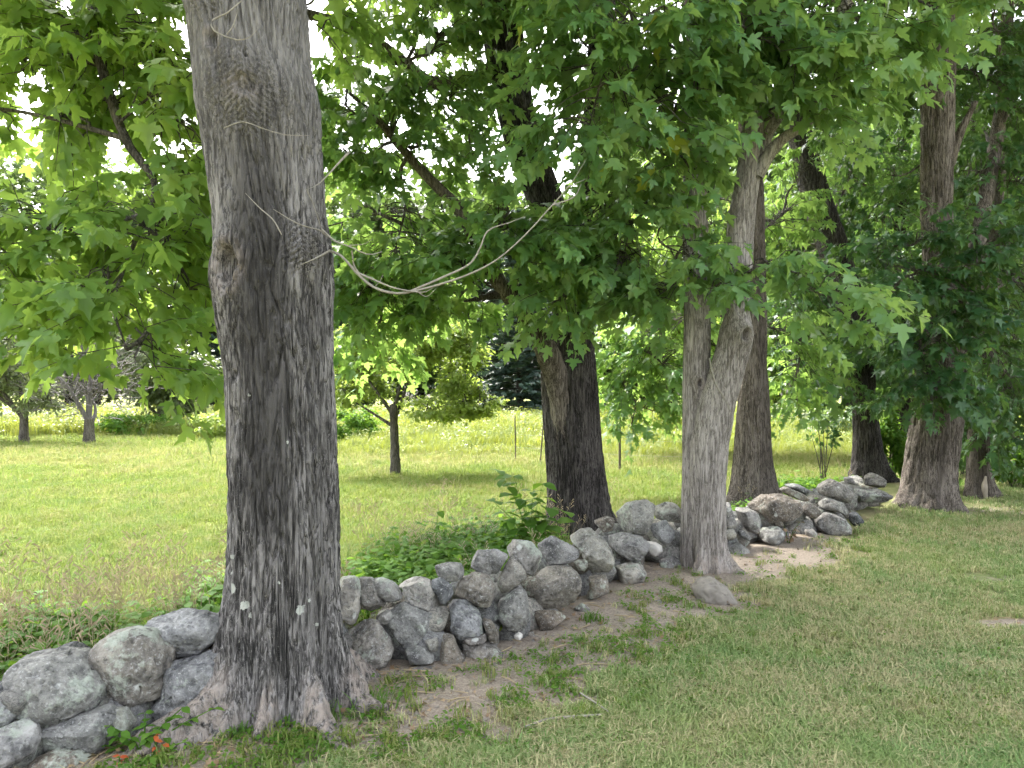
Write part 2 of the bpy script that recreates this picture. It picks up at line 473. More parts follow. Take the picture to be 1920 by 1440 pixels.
def gh(x, y):
    x = np.asarray(x, float); y = np.asarray(y, float)
    p = np.stack([x * 0.9, y * 0.9, 0 * x], -1)
    near = np.exp(-(np.hypot(x, y) / 40) ** 2)
    h = (fbm(p, 2, 5) - 0.5) * 0.06 * near
    s = wall_side(x, y)
    h = h + 0.05 * np.exp(-(s / 0.6) ** 2) * (s > -1.5)
    return h

def dirt_amount(x, y):
    s = wall_side(x, y)
    along = np.asarray(x, float)
    d = 0.95 * sstep(1.25, 0.15, s) * (s > -0.9)
    d = d * sstep(4.6, 2.6, along)
    # worn soil round the foot of the forked tree and between it and the wall
    d = np.maximum(d, 0.95 * np.exp(-((x - 1.30) / 0.75) ** 2 - ((y - 5.75) / 0.55) ** 2))
    d = np.maximum(d, 0.85 * np.exp(-((x + 0.45) / 0.75) ** 2 - ((y - 3.55) / 0.34) ** 2))
    d = np.maximum(d, 1.0 * np.exp(-((x - 3.55) / 0.42) ** 2 - ((y - 5.2) / 0.16) ** 2))
    d = np.maximum(d, 0.55 * np.exp(-((x - 6.6) / 1.6) ** 2 - ((y - 10.2) / 0.8) ** 2))
    d = np.maximum(d, 0.5 * np.exp(-((x - 4.2) / 0.6) ** 2 - ((y - 6.4) / 0.25) ** 2))
    return np.clip(d, 0, 1)

def axis(lo, hi, flo, fhi, fine, grow=1.13):
    a = list(np.arange(flo, fhi + 1e-6, fine))
    s = fine
    while a[-1] < hi:
        s *= grow; a.append(a[-1] + s)
    s = fine
    while a[0] > lo:
        s *= grow; a.insert(0, a[0] - s)
    return np.array(a)

gx = axis(-400, 400, -6, 10, 0.09)
gy = axis(-120, 800, 1.5, 14, 0.09)
XX, YY = np.meshgrid(gx, gy)
fx, fy = XX.ravel(), YY.ravel()
nx, ny = len(gx), len(gy)
gi = (np.arange(ny - 1)[:, None] * nx + np.arange(nx - 1)[None]).ravel()
s_all = wall_side(fx, fy)
ground = link("ground", mesh_np("ground", np.column_stack([fx, fy, gh(fx, fy)]),
              np.column_stack([gi, gi + 1, gi + nx + 1, gi + nx]), M['ground'],
              attrs={"field": sstep(-0.1, -0.6, s_all), "dirt": dirt_amount(fx, fy)}))
tag(ground, "mown lawn and meadow ground either side of the stone wall", None, None, "structure")

# ------------------------------------------------------------------ trunks with real bark relief
def bark_relief(th, R, z, furrow, depth, seed, stretch=0.10):
    """radial relief in metres for plates and meandering fissures"""
    px, py = np.sin(th) * R, np.cos(th) * R
    z = z + 0.9 * fbm(np.stack([px * 14, py * 14, z * 0.7], -1), 2, seed + 31)
    w = np.stack([px * 9, py * 9, z * 3.0], -1)
    wa = (fbm(w, 2, seed) - 0.5) * 0.055
    wb = (fbm(w + 40, 2, seed + 3) - 0.5) * 0.055
    q = np.stack([(px + wa) / furrow, (py + wb) / furrow, z * stretch / furrow], -1)
    a = np.abs(2 * vnoise(q, seed) - 1)
    b = np.abs(2 * vnoise(q * 2.1 + 9, seed + 1) - 1)
    plate = sstep(0.0, 0.30, a) * 0.6 + sstep(0.0, 0.36, b) * 0.4
    f = np.stack([px * 120, py * 120, z * 34], -1)
    return depth * (plate - 0.75) + 0.12 * depth * (vnoise(f, seed + 5) - 0.5) * 2

def trunk(name, prof, d, parent, mat, nth=200, dz=0.012, furrow=0.045, depth=0.014, flares=(), knots=(), up=(), seed=1,
          stain=None, bare_h=0.0, lichen=(), stretch=0.10, lump=0.03, z0=-0.2):
    """prof: rows (y, x_left, x_right) seen at distance d; up: world points (X, Y, Z, r) continuing above"""
    prof = sorted(prof, key=lambda t: -t[0])
    C = [(((l + r) / 2 - 960) / F * d, d, EYE - (y - HOR) / F * d, (r - l) / 2 / F * d) for y, l, r in prof] + list(up)
    C = np.array(C)
    if C[0, 2] > z0:
        C = np.vstack([[C[0, 0], C[0, 1], z0, C[0, 3]], C])
    ztop = C[-1, 2]
    zs = []
    z = z0
    while z < ztop:
        zs.append(z)
        z += dz if z < EYE + 0.56 * d else dz * 6
    zs = np.array(zs)
    n = len(zs)
    P4 = np.column_stack([np.interp(zs, C[:, 2], C[:, k]) for k in (0, 1, 3)])
    k = max(3, int(0.12 / dz) | 1)
    pad = k // 2
    ker = np.hanning(k + 2)[1:-1]; ker /= ker.sum()
    P4 = np.column_stack([np.convolve(np.pad(P4[:, j], pad, mode='edge'), ker, 'valid') for j in range(3)])
    th = np.linspace(-np.pi, np.pi, nth, endpoint=False)
    T, Z = np.meshgrid(th, zs)
    R0 = P4[:, 2][:, None] * np.ones(nth)[None]
    R = R0.copy()
    R *= 1 + lump * 2 * (fbm(np.stack([np.sin(T) * 1.6, np.cos(T) * 1.6, Z * 1.1], -1), 2, seed + 11) - 0.5)
    bare = np.zeros_like(R)
    zc = np.maximum(Z - 0.075, -0.02)
    for t0, wd, ln, ht in flares:
        dt = (T - math.radians(t0) + np.pi) % (2 * np.pi) - np.pi
        lobe = np.exp(-(dt / math.radians(wd)) ** 2)
        e = lobe * np.exp(-zc / ht)
        wob = 1 + 1.0 * (fbm(np.stack([np.sin(T) * 7, np.cos(T) * 7, Z * 10], -1), 3, seed + 21) - 0.5)
        R += ln * e * wob
        bare = np.maximum(bare, sstep(0.10, 0.42, e))
    rel = bark_relief(T, R0, Z, furrow, depth, seed, stretch)
    R += rel
    st = np.zeros_like(R)
    kbare = np.zeros_like(R)
    li = np.zeros_like(R)
    for (kx, ky, rad, bulge, hole, style) in knots:
        # pixel of the knot -> angle and height on the front of the stem
        Zk = EYE - (ky - HOR) / F * d
        cx = np.interp(Zk, zs, P4[:, 0]); rk = np.interp(Zk, zs, P4[:, 2])
        Xk = (kx - 960) / F * d
        tk = math.asin(max(-0.98, min(0.98, (Xk - cx) / rk)))
        du = ((T - tk + np.pi) % (2 * np.pi) - np.pi) * rk
        dv = Z - Zk
        rr = np.hypot(du, dv * (0.75 if style != 'scar' else 0.9)) / rad
        if style == 'scar':
            ch = np.cos(2 * np.pi * (np.abs(du) * 0.85 + dv) / 0.030 + 4 * fbm(np.stack([du * 30, dv * 30, 0 * du], -1), 2, 3))
            R += bulge * np.exp(-rr ** 2) + 0.011 * ch * np.exp(-(rr * 0.85) ** 4)
            R -= hole * np.exp(-(np.hypot(du, dv - 0.02) / (rad * 0.28)) ** 4)
            if hole: kbare = np.maximum(kbare, 0.5 * np.exp(-(np.hypot(du * 0.9, dv - 0.01) / (rad * 0.42)) ** 4))
        else:
            R += bulge * np.exp(-(rr / 1.5) ** 2) + bulge * 0.5 * np.exp(-((rr - 0.75) / 0.25) ** 2)
            R -= hole * np.exp(-(np.hypot(du, dv * 0.6) / (rad * 0.38)) ** 4)
            kbare = np.maximum(kbare, 0.55 * np.exp(-((rr - 0.62) / 0.24) ** 2))
    if stain:
        for (t0, wd, z_lo, z_hi, amt) in stain:
            dt = (T - math.radians(t0) + 0.4 * (fbm(np.stack([T * 0 + seed, Z * 1.5, Z * 0], -1), 2, seed) - 0.5) + np.pi) % (2 * np.pi) - np.pi
            st = np.maximum(st, amt * np.exp(-(dt / math.radians(wd)) ** 4) * sstep(z_lo - 0.3, z_lo + 0.3, Z) * sstep(z_hi + 0.4, z_hi - 0.3, Z))
    for (kx, ky, rad) in lichen:
        Zk = EYE - (ky - HOR) / F * d
        cx = np.interp(Zk, zs, P4[:, 0]); rk = np.interp(Zk, zs, P4[:, 2])
        tk = math.asin(max(-0.98, min(0.98, ((kx - 960) / F * d - cx) / rk)))
        du = ((T - tk + np.pi) % (2 * np.pi) - np.pi) * rk
        li = np.maximum(li, np.exp(-(np.hypot(du, Z - Zk) / rad) ** 2))
    if bare_h:
        bare = np.maximum(bare, 0.8 * np.exp(-np.maximum(Z - 0.06, 0) / bare_h))
    else:
        bare = bare * 0
    bare = np.maximum(bare, kbare)
    V = np.stack([P4[:, 0][:, None] + R * np.sin(T), P4[:, 1][:, None] - R * np.cos(T), Z], -1).reshape(-1, 3)
    i = np.arange(n - 1)[:, None] * nth
    j = np.arange(nth)[None]
    f = np.stack([i + j, i + (j + 1) % nth, i + nth + (j + 1) % nth, i + nth + j], -1).reshape(-1, 4)
    me = mesh_np(name, V, f, mat, True, {"stain": st.ravel(), "bare": bare.ravel(), "lichen": li.ravel()})
    return link(name, me, parent)

# ------------------------------------------------------------------ leaves
def leaf_shape(kind):
    if kind == 'maple':
        h = [(0.0, 0.0), (-0.07, 0.13), (-0.06, 0.32), (0.13, 0.28), (0.20, 0.46), (0.46, 0.58), (0.46, 0.36), (0.40, 0.18), (0.66, 0.25), (0.74, 0.12), (1.0, 0.0)]
        c = (0.30, 0.0)
    elif kind == 'maple_lo':
        h = [(0.0, 0.0), (-0.05, 0.30), (0.15, 0.24), (0.45, 0.56), (0.43, 0.18), (1.0, 0.0)]
        c = (0.30, 0.0)
    elif kind == 'oval':
        h = [(0.0, 0.0), (0.25, 0.24), (0.6, 0.25), (1.0, 0.0)]
        c = None
    elif kind == 'clump':   # ragged cluster of foliage seen from afar
        h = [(0.0, 0.0), (0.05, 0.34), (0.24, 0.16), (0.42, 0.52), (0.58, 0.2), (0.82, 0.36), (1.0, 0.0)]
        c = (0.45, 0.0)
    elif kind == 'blade':
        h = [(0, 0), (0.15, 0.07), (0.6, 0.09), (1, 0)]
        c = None
    pts = h + [(x, -y) for x, y in reversed(h[1:-1])]
    v = [(x, y, 0.22 * abs(y) - 0.22 * x * x) for x, y in pts]
    if c:
        v.append((c[0], c[1], -0.03))
        k = len(pts)
        f = [(i, (i + 1) % k, k) for i in range(k)]
        if kind.startswith('maple'):      # petiole
            o = len(v)
            v += [(0.0, 0.012, 0.0), (0.0, -0.012, 0.0), (-0.42, 0.0, 0.10)]
            f.append((o, o + 1, o + 2))
    else:
        k = len(pts); half = len(h)
        f = []
        up = list(range(half)); dn = [0] + list(range(k - 1, half - 1, -1)) + [half - 1]
        for i in range(half - 1):
            a, b, c2, d2 = up[i], up[i+1], dn[i+1], dn[i]
            if i == 0: f.append((a, c2, b))
            elif i == half - 2: f.append((a, d2, b))
            else: f += [(a, d2, c2), (a, c2, b)]
    v = np.array(v, float); f = np.array(f)
    # all blades wound so that the upper face looks up
    a, b, c3 = v[f[:, 0]], v[f[:, 1]], v[f[:, 2]]
    nz = np.cross(b - a, c3 - a)[:, 2]
    f[nz < 0] = f[nz < 0][:, ::-1]
    return v, f

SHAPES = {k: leaf_shape(k) for k in ('maple', 'maple_lo', 'oval', 'clump', 'blade')}

def frames(dirs, ups, roll=None):
    x = dirs / (np.linalg.norm(dirs, axis=1)[:, None] + 1e-9)
    y = np.cross(ups, x)
    y /= np.linalg.norm(y, axis=1)[:, None] + 1e-9
    z = np.cross(x, y)
    return np.stack([x, y, z], -1)      # columns are the axes

def leaves_mesh(name, pos, R, size, shape, mat):
    v, f = SHAPES[shape]
    n = len(pos)
    rl = np.random.default_rng(n)
    vv = np.repeat(v[None], n, 0)
    vv[:, :, 2] += rl.uniform(-0.30, 0.12, n)[:, None] * v[None, :, 0] ** 2 + rl.uniform(-0.25, 0.35, n)[:, None] * np.abs(v[None, :, 1]) + rl.normal(0, 0.16, n)[:, None] * v[None, :, 1] * v[None, :, 0]
    vv[:, :, 1] *= rl.uniform(0.82, 1.12, n)[:, None]
    V = pos[:, None] + size[:, None, None] * np.einsum('nij,nkj->nki', R, vv)
    Fa = (f[None] + (np.arange(n) * len(v))[:, None, None]).reshape(-1, 3)
    return mesh_np(name, V.reshape(-1, 3), Fa, mat, smooth=False)

def spray_leaves(base, head, r, size=0.12, n_pairs=6, length=0.45, droop=1.0):
    """opposite leaf pairs along twigs. base (n,3), head (n,3) unit. returns pos, R, size, twig tips"""
    n = len(base)
    up = np.array([0, 0, 1.0])
    side = np.cross(head, up); side /= np.linalg.norm(side, axis=1)[:, None] + 1e-9
    L = length * r.uniform(0.7, 1.25, n)
    sag = r.uniform(0.0, 0.35, n) * L
    pos, dr, nm, sz = [], [], [], []
    for k in range(n_pairs + 1):
        t = (k + 0.6) / (n_pairs + 0.6)
        p = base + head * (L * t)[:, None] - up * (sag * t * t)[:, None]
        for s in ((-1, 1) if k < n_pairs else (0,)):
            a = r.uniform(0.55, 1.15, n) * s + r.normal(0, 0.22, n)
            dn = r.uniform(0.15, 0.15 + droop, n) + (0.1 if s == 0 else 0)
            dirv = head * np.cos(a)[:, None] + side * np.sin(a)[:, None]
            dirv[:, 2] *= 0.4
            dirv /= np.linalg.norm(dirv, axis=1)[:, None]
            dirv = dirv * np.cos(dn)[:, None] - up * np.sin(dn)[:, None]
            szk = size * r.uniform(0.5, 1.28, n) * (1.0 - 0.25 * abs(t - 0.6))
            pet = szk * 0.42
            pos.append(p + dirv * pet[:, None] + r.normal(0, 0.012, (n, 3)))
            dr.append(dirv)
            nm.append(up[None] + r.normal(0, 0.32, (n, 3)))
            sz.append(szk)
    tips = base + head * L[:, None] - up * sag[:, None]
    dr, nm = np.concatenate(dr), np.concatenate(nm)
    return np.concatenate(pos), frames(dr, nm), np.concatenate(sz), tips

def in_frame(p, pad=0.02):
    u = p[:, 0] / p[:, 1] * F / 1920
    v = (EYE - p[:, 2]) / p[:, 1] * F
    return (p[:, 1] > 0.3) & (abs(u) < 0.5 + pad) & (v > -HOR - 60) & (v < 1440 - HOR + 40)

# ------------------------------------------------------------------ scatter of stuff (instances)
def proto(name, me):
    return bpy.data.objects.new(name, me)

def scatter(name, pts, rot, scl, idx, protos, parent=None):
    pc = bpy.data.collections.new(name + "_kinds")
    for k, p in enumerate(protos):
        p.name = "%s_kind_%02d" % (name, k)
        pc.objects.link(p)
    me = bpy.data.meshes.new(name)
    me.vertices.add(len(pts))
    me.vertices.foreach_set("co", np.asarray(pts, np.float32).ravel())
    for nm, ty, da, fl in (("rot", 'FLOAT_VECTOR', rot, "vector"), ("scl", 'FLOAT', scl, "value"), ("idx", 'INT', idx, "value")):
        a = me.attributes.new(nm, ty, 'POINT')
        a.data.foreach_set(fl, np.asarray(da, np.int32 if ty == 'INT' else np.float32).ravel())
    o = link(name, me, parent)
    ng = bpy.data.node_groups.new(name + "_scatter", 'GeometryNodeTree')
    ng.interface.new_socket("Geometry", in_out='INPUT', socket_type='NodeSocketGeometry')
    ng.interface.new_socket("Geometry", in_out='OUTPUT', socket_type='NodeSocketGeometry')
    nn, ll = ng.nodes, ng.links
    gi_, go = nn.new('NodeGroupInput'), nn.new('NodeGroupOutput')
    ci = nn.new('GeometryNodeCollectionInfo')
    ci.inputs['Collection'].default_value = pc
    ci.inputs['Separate Children'].default_value = True
    ci.inputs['Reset Children'].default_value = True
    iop = nn.new('GeometryNodeInstanceOnPoints')
    iop.inputs['Pick Instance'].default_value = True
    def na(t, nm):
        a = nn.new('GeometryNodeInputNamedAttribute')
        a.data_type = t
        a.inputs['Name'].default_value = nm
        return a.outputs['Attribute']
    e2r = nn.new('FunctionNodeEulerToRotation')
    ll.new(na('FLOAT_VECTOR', 'rot'), e2r.inputs[0])
    ll.new(gi_.outputs[0], iop.inputs['Points'])
    ll.new(ci.outputs[0], iop.inputs['Instance'])
    ll.new(na('INT', 'idx'), iop.inputs['Instance Index'])
    ll.new(e2r.outputs[0], iop.inputs['Rotation'])
    ll.new(na('FLOAT', 'scl'), iop.inputs['Scale'])
    ll.new(iop.outputs[0], go.inputs[0])
    md = o.modifiers.new("scatter", 'NODES')
    md.node_group = ng
    return o

def spray_proto(mat, shape='maple_lo', n=5, seed=0, size=0.13):
    r = np.random.default_rng(100 + seed)
    base = r.normal(0, 0.16, (n, 3)); base[:, 2] *= 0.5
    a = r.uniform(-0.9, 0.9, n)
    head = np.column_stack([np.cos(a), np.sin(a), r.uniform(-0.3, 0.2, n)])
    head /= np.linalg.norm(head, axis=1)[:, None]
    p, R, s, t = spray_leaves(base, head, r, size, 5, 0.5)
    return proto("spray", leaves_mesh("spray", p, R, s, shape, mat))

# ------------------------------------------------------------------ building a maple
def maple(root, attach, blobs, upper, mat, seed, leaf=0.12, cover=2.2, n_single=300, limb_r=0.05, yellow=0, skel=(), shape='maple'):
    """attach: list of stem points (world) limbs can leave from; blobs: (cx, cy, rx, ry, d, attach index, density)
    upper: (centre xyz, radii, n sprays) for the part of the crown above the picture"""
    r = np.random.default_rng(seed)
    mb = MB()
    PB, HB = [], []
    grown = [np.array(a, float).reshape(1, 3) for a in attach]
    for pts_, rad_ in skel:
        lb = MB()
        grown.append(tube(lb, pts_, rad_, 9, 8 * len(pts_), 0.15, seed))
        link("limb", lb.mesh("limb", M['limb']), root)
    for (cx, cy, rx, ry, d, ai, dens) in blobs:
        c = P(cx, cy, d)
        ax, az = rx / F * d, ry / F * d
        ay = max(0.35, min(1.1, 0.55 * (ax + az)))
        nl = cover * dens * math.pi * rx * ry / ((leaf * F / d) ** 2 * 0.42)
        ns = max(3, int(nl / 13))
        # layered points through the ellipsoid
        u = r.normal(0, 1, (ns, 3)); u /= np.linalg.norm(u, axis=1)[:, None]
        u *= (r.uniform(0, 1, ns) ** 0.45)[:, None]
        b = c + u * np.array([ax, ay, az])
        A = np.array(attach[ai], float)
        allg = np.concatenate(grown)
        dd = np.linalg.norm(allg - c, axis=1) + 0.9 * np.maximum(0, c[2] - allg[:, 2])
        kk = int(np.argmin(dd))
        if dd[kk] < 0.8 * np.linalg.norm(A - c): A = allg[kk]
        # the limb droops out from the stem to the middle of its foliage
        mid = (A + c) / 2 + np.array([0, 0, 0.08 * np.linalg.norm(c - A)]) + r.normal(0, 0.07, 3)
        q = A + (c - A) * 0.25 + np.array([0, 0, 0.06 * np.linalg.norm(c - A)]) + r.normal(0, 0.03, 3)
        rl = limb_r * (0.5 + 0.25 * np.linalg.norm(c - A) ** 0.5)
        lb = MB()
        path = tube(lb, [A, q, mid + r.normal(0, 0.05, 3), c, c + (c - mid) * 0.35], [rl, rl * 0.8, rl * 0.6, rl * 0.35, 0.004], 7, 22, 0.15, seed)
        link("limb", lb.mesh("limb", M['limb']), root)
        far = path[6:]
        grown.append(path[4:16])
        for p in b:
            k = np.argmin(np.linalg.norm(far - p, axis=1) + r.uniform(0, 0.15, len(far)))
            k0 = max(0, k - 3)
            a0 = far[k0]
            m2 = (a0 + p) / 2 + np.array([0, 0, 0.06]) + r.normal(0, 0.03, 3)
            tube(mb, [a0, m2, p], [0.008, 0.005, 0.003], 3, 4)
            h = p - a0
            h = h / (np.linalg.norm(h) + 1e-6) + r.normal(0, 0.35, 3) + 0.5 * (c - A) / (np.linalg.norm(c - A) + 1e-6)
            h[2] = h[2] * 0.35 - 0.10
            PB.append(p); HB.append(h / np.linalg.norm(h))
    PB, HB = np.array(PB), np.array(HB)
    pos, R, sz, tips = spray_leaves(PB, HB, r, leaf, 6, 0.42)
    for p, t in zip(PB, tips):
        tube(mb, [p, (p + t) / 2 + np.array([0, 0, 0.02]), t], [0.004, 0.003, 0.0015], 3, 3)
    # single leaves: the ones that show largest
    vis = in_frame(pos)
    score = np.where(vis, sz / pos[:, 1], 0)
    order = np.argsort(-score)
    ns = min(n_single, int(vis.sum()))
    pick = order[:ns]
    rest = np.setdiff1d(np.arange(len(pos)), pick)
    crown = link("crown", leaves_mesh("crown", pos[rest], R[rest], sz[rest], shape, mat), root)
    crown["kind"] = "stuff"
    v, f = SHAPES['maple']
    def bent(c1, c2, c3, m_):
        w_ = v.copy()
        w_[:, 2] += c1 * v[:, 0] ** 2 + c2 * np.abs(v[:, 1]) + c3 * v[:, 0] * v[:, 1]
        return mesh_np("leaf", w_, f, m_, False)
    lms = [bent(a_, b_, c_, mat) for a_, b_, c_ in ((0, 0, 0), (-0.25, 0.2, 0.1), (0.1, -0.2, -0.15), (-0.3, -0.1, 0.2), (-0.1, 0.3, -0.1))]
    ly = bent(-0.1, 0.1, 0, M['leaf_yel'])
    for q, k in enumerate(pick):
        o = bpy.data.objects.new("leaf", ly if r.uniform() < yellow else lms[q % 5])
        col.objects.link(o)
        o.parent = crown
        mw = Matrix(R[k].tolist()).to_4x4() @ Matrix.Scale(float(sz[k]), 4)
        mw.translation = Vector(pos[k])
        o.matrix_basis = mw
    if upper:
        (uc, ur, n) = upper
        u = r.normal(0, 1, (n * 4, 3)); u /= np.linalg.norm(u, axis=1)[:, None]
        u *= (r.uniform(0.15, 1, n * 4) ** 0.4)[:, None]
        b = np.array(uc) + u * np.array(ur)
        lim = EYE + 0.545 * np.maximum(b[:, 1], 0) + 0.15
        ok = (b[:, 2] > lim) | (np.abs(b[:, 0]) > 0.72 * np.maximum(b[:, 1], 0) + 0.6)
        ok &= b[:, 2] > 2.2
        b = b[ok][:n]
        az = np.arctan2(b[:, 1] - uc[1], b[:, 0] - uc[0]) + r.normal(0, 0.5, len(b))
        rot = np.column_stack([r.normal(0, 0.15, len(b)), r.normal(0.15, 0.2, len(b)), az])
        uo = scatter("upper_crown", b, rot, r.uniform(0.9, 1.35, len(b)), r.integers(0, 3, len(b)),
                     [spray_proto(mat, 'maple_lo', 5, seed + k) for k in range(3)], root)
        uo["kind"] = "stuff"
        # main limbs carrying it
        top = np.array(attach[-1])
        for k in range(7):
            e = np.array(uc) + np.array(ur) * np.array([math.cos(k * 0.9) * 0.8, math.sin(k * 0.9) * 0.8, 0.1 + 0.5 * ((k * 37) % 10) / 10])
            if e[2] < EYE + 0.56 * max(e[1], 0) + 0.3: e[2] = EYE + 0.56 * max(e[1], 0) + 0.4
            lb = MB()
            tube(lb, [top, (top + e) / 2 + np.array([0, 0, 0.5]), e], [0.10, 0.06, 0.015], 7, 14, 0.15, k)
            link("limb", lb.mesh("limb", M['limb']), root)
    link("twigs", mb.mesh("twigs", M['limb']), root)["kind"] = "stuff"
    return root

# ================================================================== THE MAPLES ALONG THE WALL
def tree_root(x, d, label, name="maple_tree", group="maples along the stone wall"):
    X = (x - 960) / F * d
    return thing(name, (X, d, 0), label, "tree", group)

# --- the big foreground maple standing in the wall
D1 = 3.75
t1 = tree_root(537, D1, "thick grey-barked maple in front with white lichen spots and knot hole")
trunk("trunk", [(1440, 440, 632), (1300, 432, 634), (1200, 430, 635), (1100, 436, 632), (1000, 438, 632), (900, 437, 629), (800, 434, 625), (700, 429, 621),
                (600, 416, 619), (540, 412, 621), (480, 416, 621), (400, 408, 607), (300, 394, 600), (200, 377, 596), (120, 370, 577), (50, 362, 572), (0, 350, 570)],
      D1, t1, M['bark_grey'], nth=380, dz=0.0095, furrow=0.038, depth=0.034, seed=3, bare_h=0.0001, lump=0.02,
      flares=[(-40, 24, 0.40, 0.18), (-82, 22, 0.20, 0.22), (4, 9, 0.14, 0.12), (40, 12, 0.27, 0.13), (82, 12, 0.30, 0.13), (140, 25, 0.25, 0.15), (-140, 25, 0.25, 0.15)],
      knots=[(500, 215, 0.17, 0.055, 0.04, 'scar'), (464, 516, 0.13, 0.032, 0.18, 'hole'), (440, 122, 0.06, 0.015, 0.05, 'hole'), (588, 480, 0.10, 0.03, 0.0, 'scar'), (425, 40, 0.09, 0.025, 0.0, 'scar')],
      up=[(-1.45, 3.85, 4.6, 0.26), (-1.5, 3.95, 6.2, 0.19), (-1.5, 4.0, 8.5, 0.08)],
      stain=[(4, 30, 0.9, 2.75, 0.95), (55, 14, 0.4, 2.2, 0.45)],
      lichen=[(466, 1084, 0.028), (494, 1108, 0.022), (587, 1119, 0.028), (462, 1030, 0.014), (505, 1125, 0.016), (553, 1068, 0.008), (497, 740, 0.008), (566, 824, 0.008), (440, 950, 0.016), (600, 1105, 0.010), (455, 1060, 0.012), (610, 1150, 0.010)])
# the smooth grey limb that joins the stem at the top
a1 = [(-1.35, 3.9, 3.9), (-1.45, 3.95, 4.6), (-1.1, 4.0, 4.2), (-1.5, 4.0, 8.0)]
maple(t1, a1, [
    (175, 55, 210, 110, 4.9, 1, 0.75), (40, 130, 90, 90, 5.2, 1, 0.8), (320, 215, 75, 150, 4.7, 0, 0.9), (205, 190, 90, 60, 5.0, 1, 0.65),
    (160, 260, 75, 40, 5.0, 1, 0.55),
    (100, 420, 165, 85, 5.0, 0, 1.0), (290, 440, 120, 105, 4.8, 0, 1.0), (190, 565, 140, 80, 4.6, 0, 0.9), (255, 660, 75, 60, 4.3, 0, 0.8),
    (80, -15, 110, 40, 5.2, 1, 0.9), (290, -10, 90, 40, 5.2, 1, 0.9), (610, -5, 40, 35, 5.6, 2, 0.7),
    (300, 90, 90, 90, 5.2, 1, 0.7), (70, 40, 110, 70, 5.4, 1, 0.7), (350, 330, 50, 80, 5.0, 0, 0.9), (30, 210, 70, 35, 5.3, 1, 0.5), (370, 460, 45, 70, 5.2, 0, 0.8),
    (355, 540, 55, 60, 5.0, 0, 0.6), (65, 640, 35, 28, 4.6, 0, 0.6), (610, 60, 40, 60, 5.6, 2, 0.5), (-60, 480, 110, 120, 4.8, 0, 0.9),
], ((-2.2, 5.0, 7.4), (4.0, 3.4, 3.2), 480), M['leaf_a'], 21, leaf=0.14, cover=7.0, limb_r=0.018,
  skel=[([(-1.4, 3.9, 3.9), (-2.0, 4.6, 4.6), P(178, -60, 5.1), P(182, 40, 5.1), P(190, 120, 5.0), P(235, 260, 4.9), P(290, 345, 4.85), P(262, 430, 4.8), P(215, 560, 4.6), P(235, 650, 4.4)], [0.09, 0.07, 0.05, 0.04, 0.035, 0.03, 0.022, 0.016, 0.01, 0.004]),
        ([P(190, 120, 5.0), P(90, 100, 5.1), P(0, 112, 5.2), P(-80, 100, 5.2)], [0.025, 0.02, 0.015, 0.006]), ([P(235, 260, 4.9), P(110, 225, 5.0), P(10, 205, 5.1), P(-60, 205, 5.1)], [0.02, 0.014, 0.011, 0.005]), ([P(275, 400, 4.8), P(130, 440, 4.9), P(0, 460, 5.0)], [0.015, 0.01, 0.004])])
# dead pale branch hooked out to the right, and dead twigs on the stem
mb = MB()
tube(mb, [P(617, 470, 3.70), P(640, 480, 3.66), P(668, 510, 3.62), P(700, 538, 3.6), P(745, 550, 3.58), P(800, 540, 3.58), P(870, 518, 3.56), P(930, 488, 3.55), P(985, 440, 3.54), P(1035, 385, 3.53), P(1070, 345, 3.52), P(1098, 300, 3.5)],
     [0.0065, 0.0065, 0.0075, 0.0065, 0.006, 0.0055, 0.005, 0.004, 0.0035, 0.003, 0.002, 0.0012], 7, 34, 0.25, 3)
tube(mb, [P(770, 546, 3.58), P(830, 520, 3.6), P(880, 495, 3.62), P(900, 465, 3.62), P(916, 432, 3.62), P(962, 415, 3.62)], [0.006, 0.006, 0.005, 0.004, 0.004, 0.0015], 6, 30, 0.12, 4)
tube(mb, [P(672, 512, 3.62), P(702, 525, 3.58), P(740, 540, 3.57), P(790, 548, 3.56), P(812, 540, 3.55)], [0.006, 0.005, 0.004, 0.003, 0.001], 6, 24, 0.1, 5)
tube(mb, [P(604, 430, 3.62), P(628, 452, 3.58), P(655, 462, 3.56), P(690, 477, 3.55), P(716, 472, 3.55)], [0.0045, 0.0045, 0.004, 0.003, 0.002], 6, 12, 0.2, 6)
tube(mb, [P(655, 460, 3.56), P(680, 458, 3.55), P(700, 448, 3.54)], [0.003, 0.002, 0.001], 4, 8)
tube(mb, [P(660, 470, 3.56), P(663, 495, 3.6), P(672, 512, 3.62)], [0.004, 0.004, 0.006], 5, 8)
tube(mb, [P(1035, 385, 3.53), P(1075, 370, 3.5), P(1090, 345, 3.5)], [0.004, 0.003, 0.001], 5, 10)
tube(mb, [P(780, 545, 3.58), P(800, 556, 3.57), P(818, 540, 3.56)], [0.003, 0.002, 0.001], 4, 8)
tube(mb, [P(1062, 352, 3.52), P(1100, 335, 3.5)], [0.003, 0.001], 4, 6)
tube(mb, [P(700, 540, 3.6), P(712, 528, 3.58), P(718, 515, 3.58)], [0.003, 0.002, 0.001], 4, 6)
tube(mb, [P(950, 420, 3.62), P(985, 405, 3.6)], [0.002, 0.001], 4, 5)
link("dead_branch", mb.mesh("dead_branch", M['twig_pale']), t1)
mb = MB()
tube(mb, [P(452, 2, 3.42), P(425, 25, 3.40), P(398, 38, 3.40), P(402, 58, 3.38), P(445, 75, 3.36), P(470, 68, 3.36), P(484, 52, 3.38)], [0.003, 0.0035, 0.0035, 0.0035, 0.003, 0.0025, 0.001], 6, 13, 0.2, 2)
tube(mb, [P(425, 65, 3.38), P(437, 48, 3.37), P(446, 20, 3.4)], [0.003, 0.003, 0.002], 4, 8)
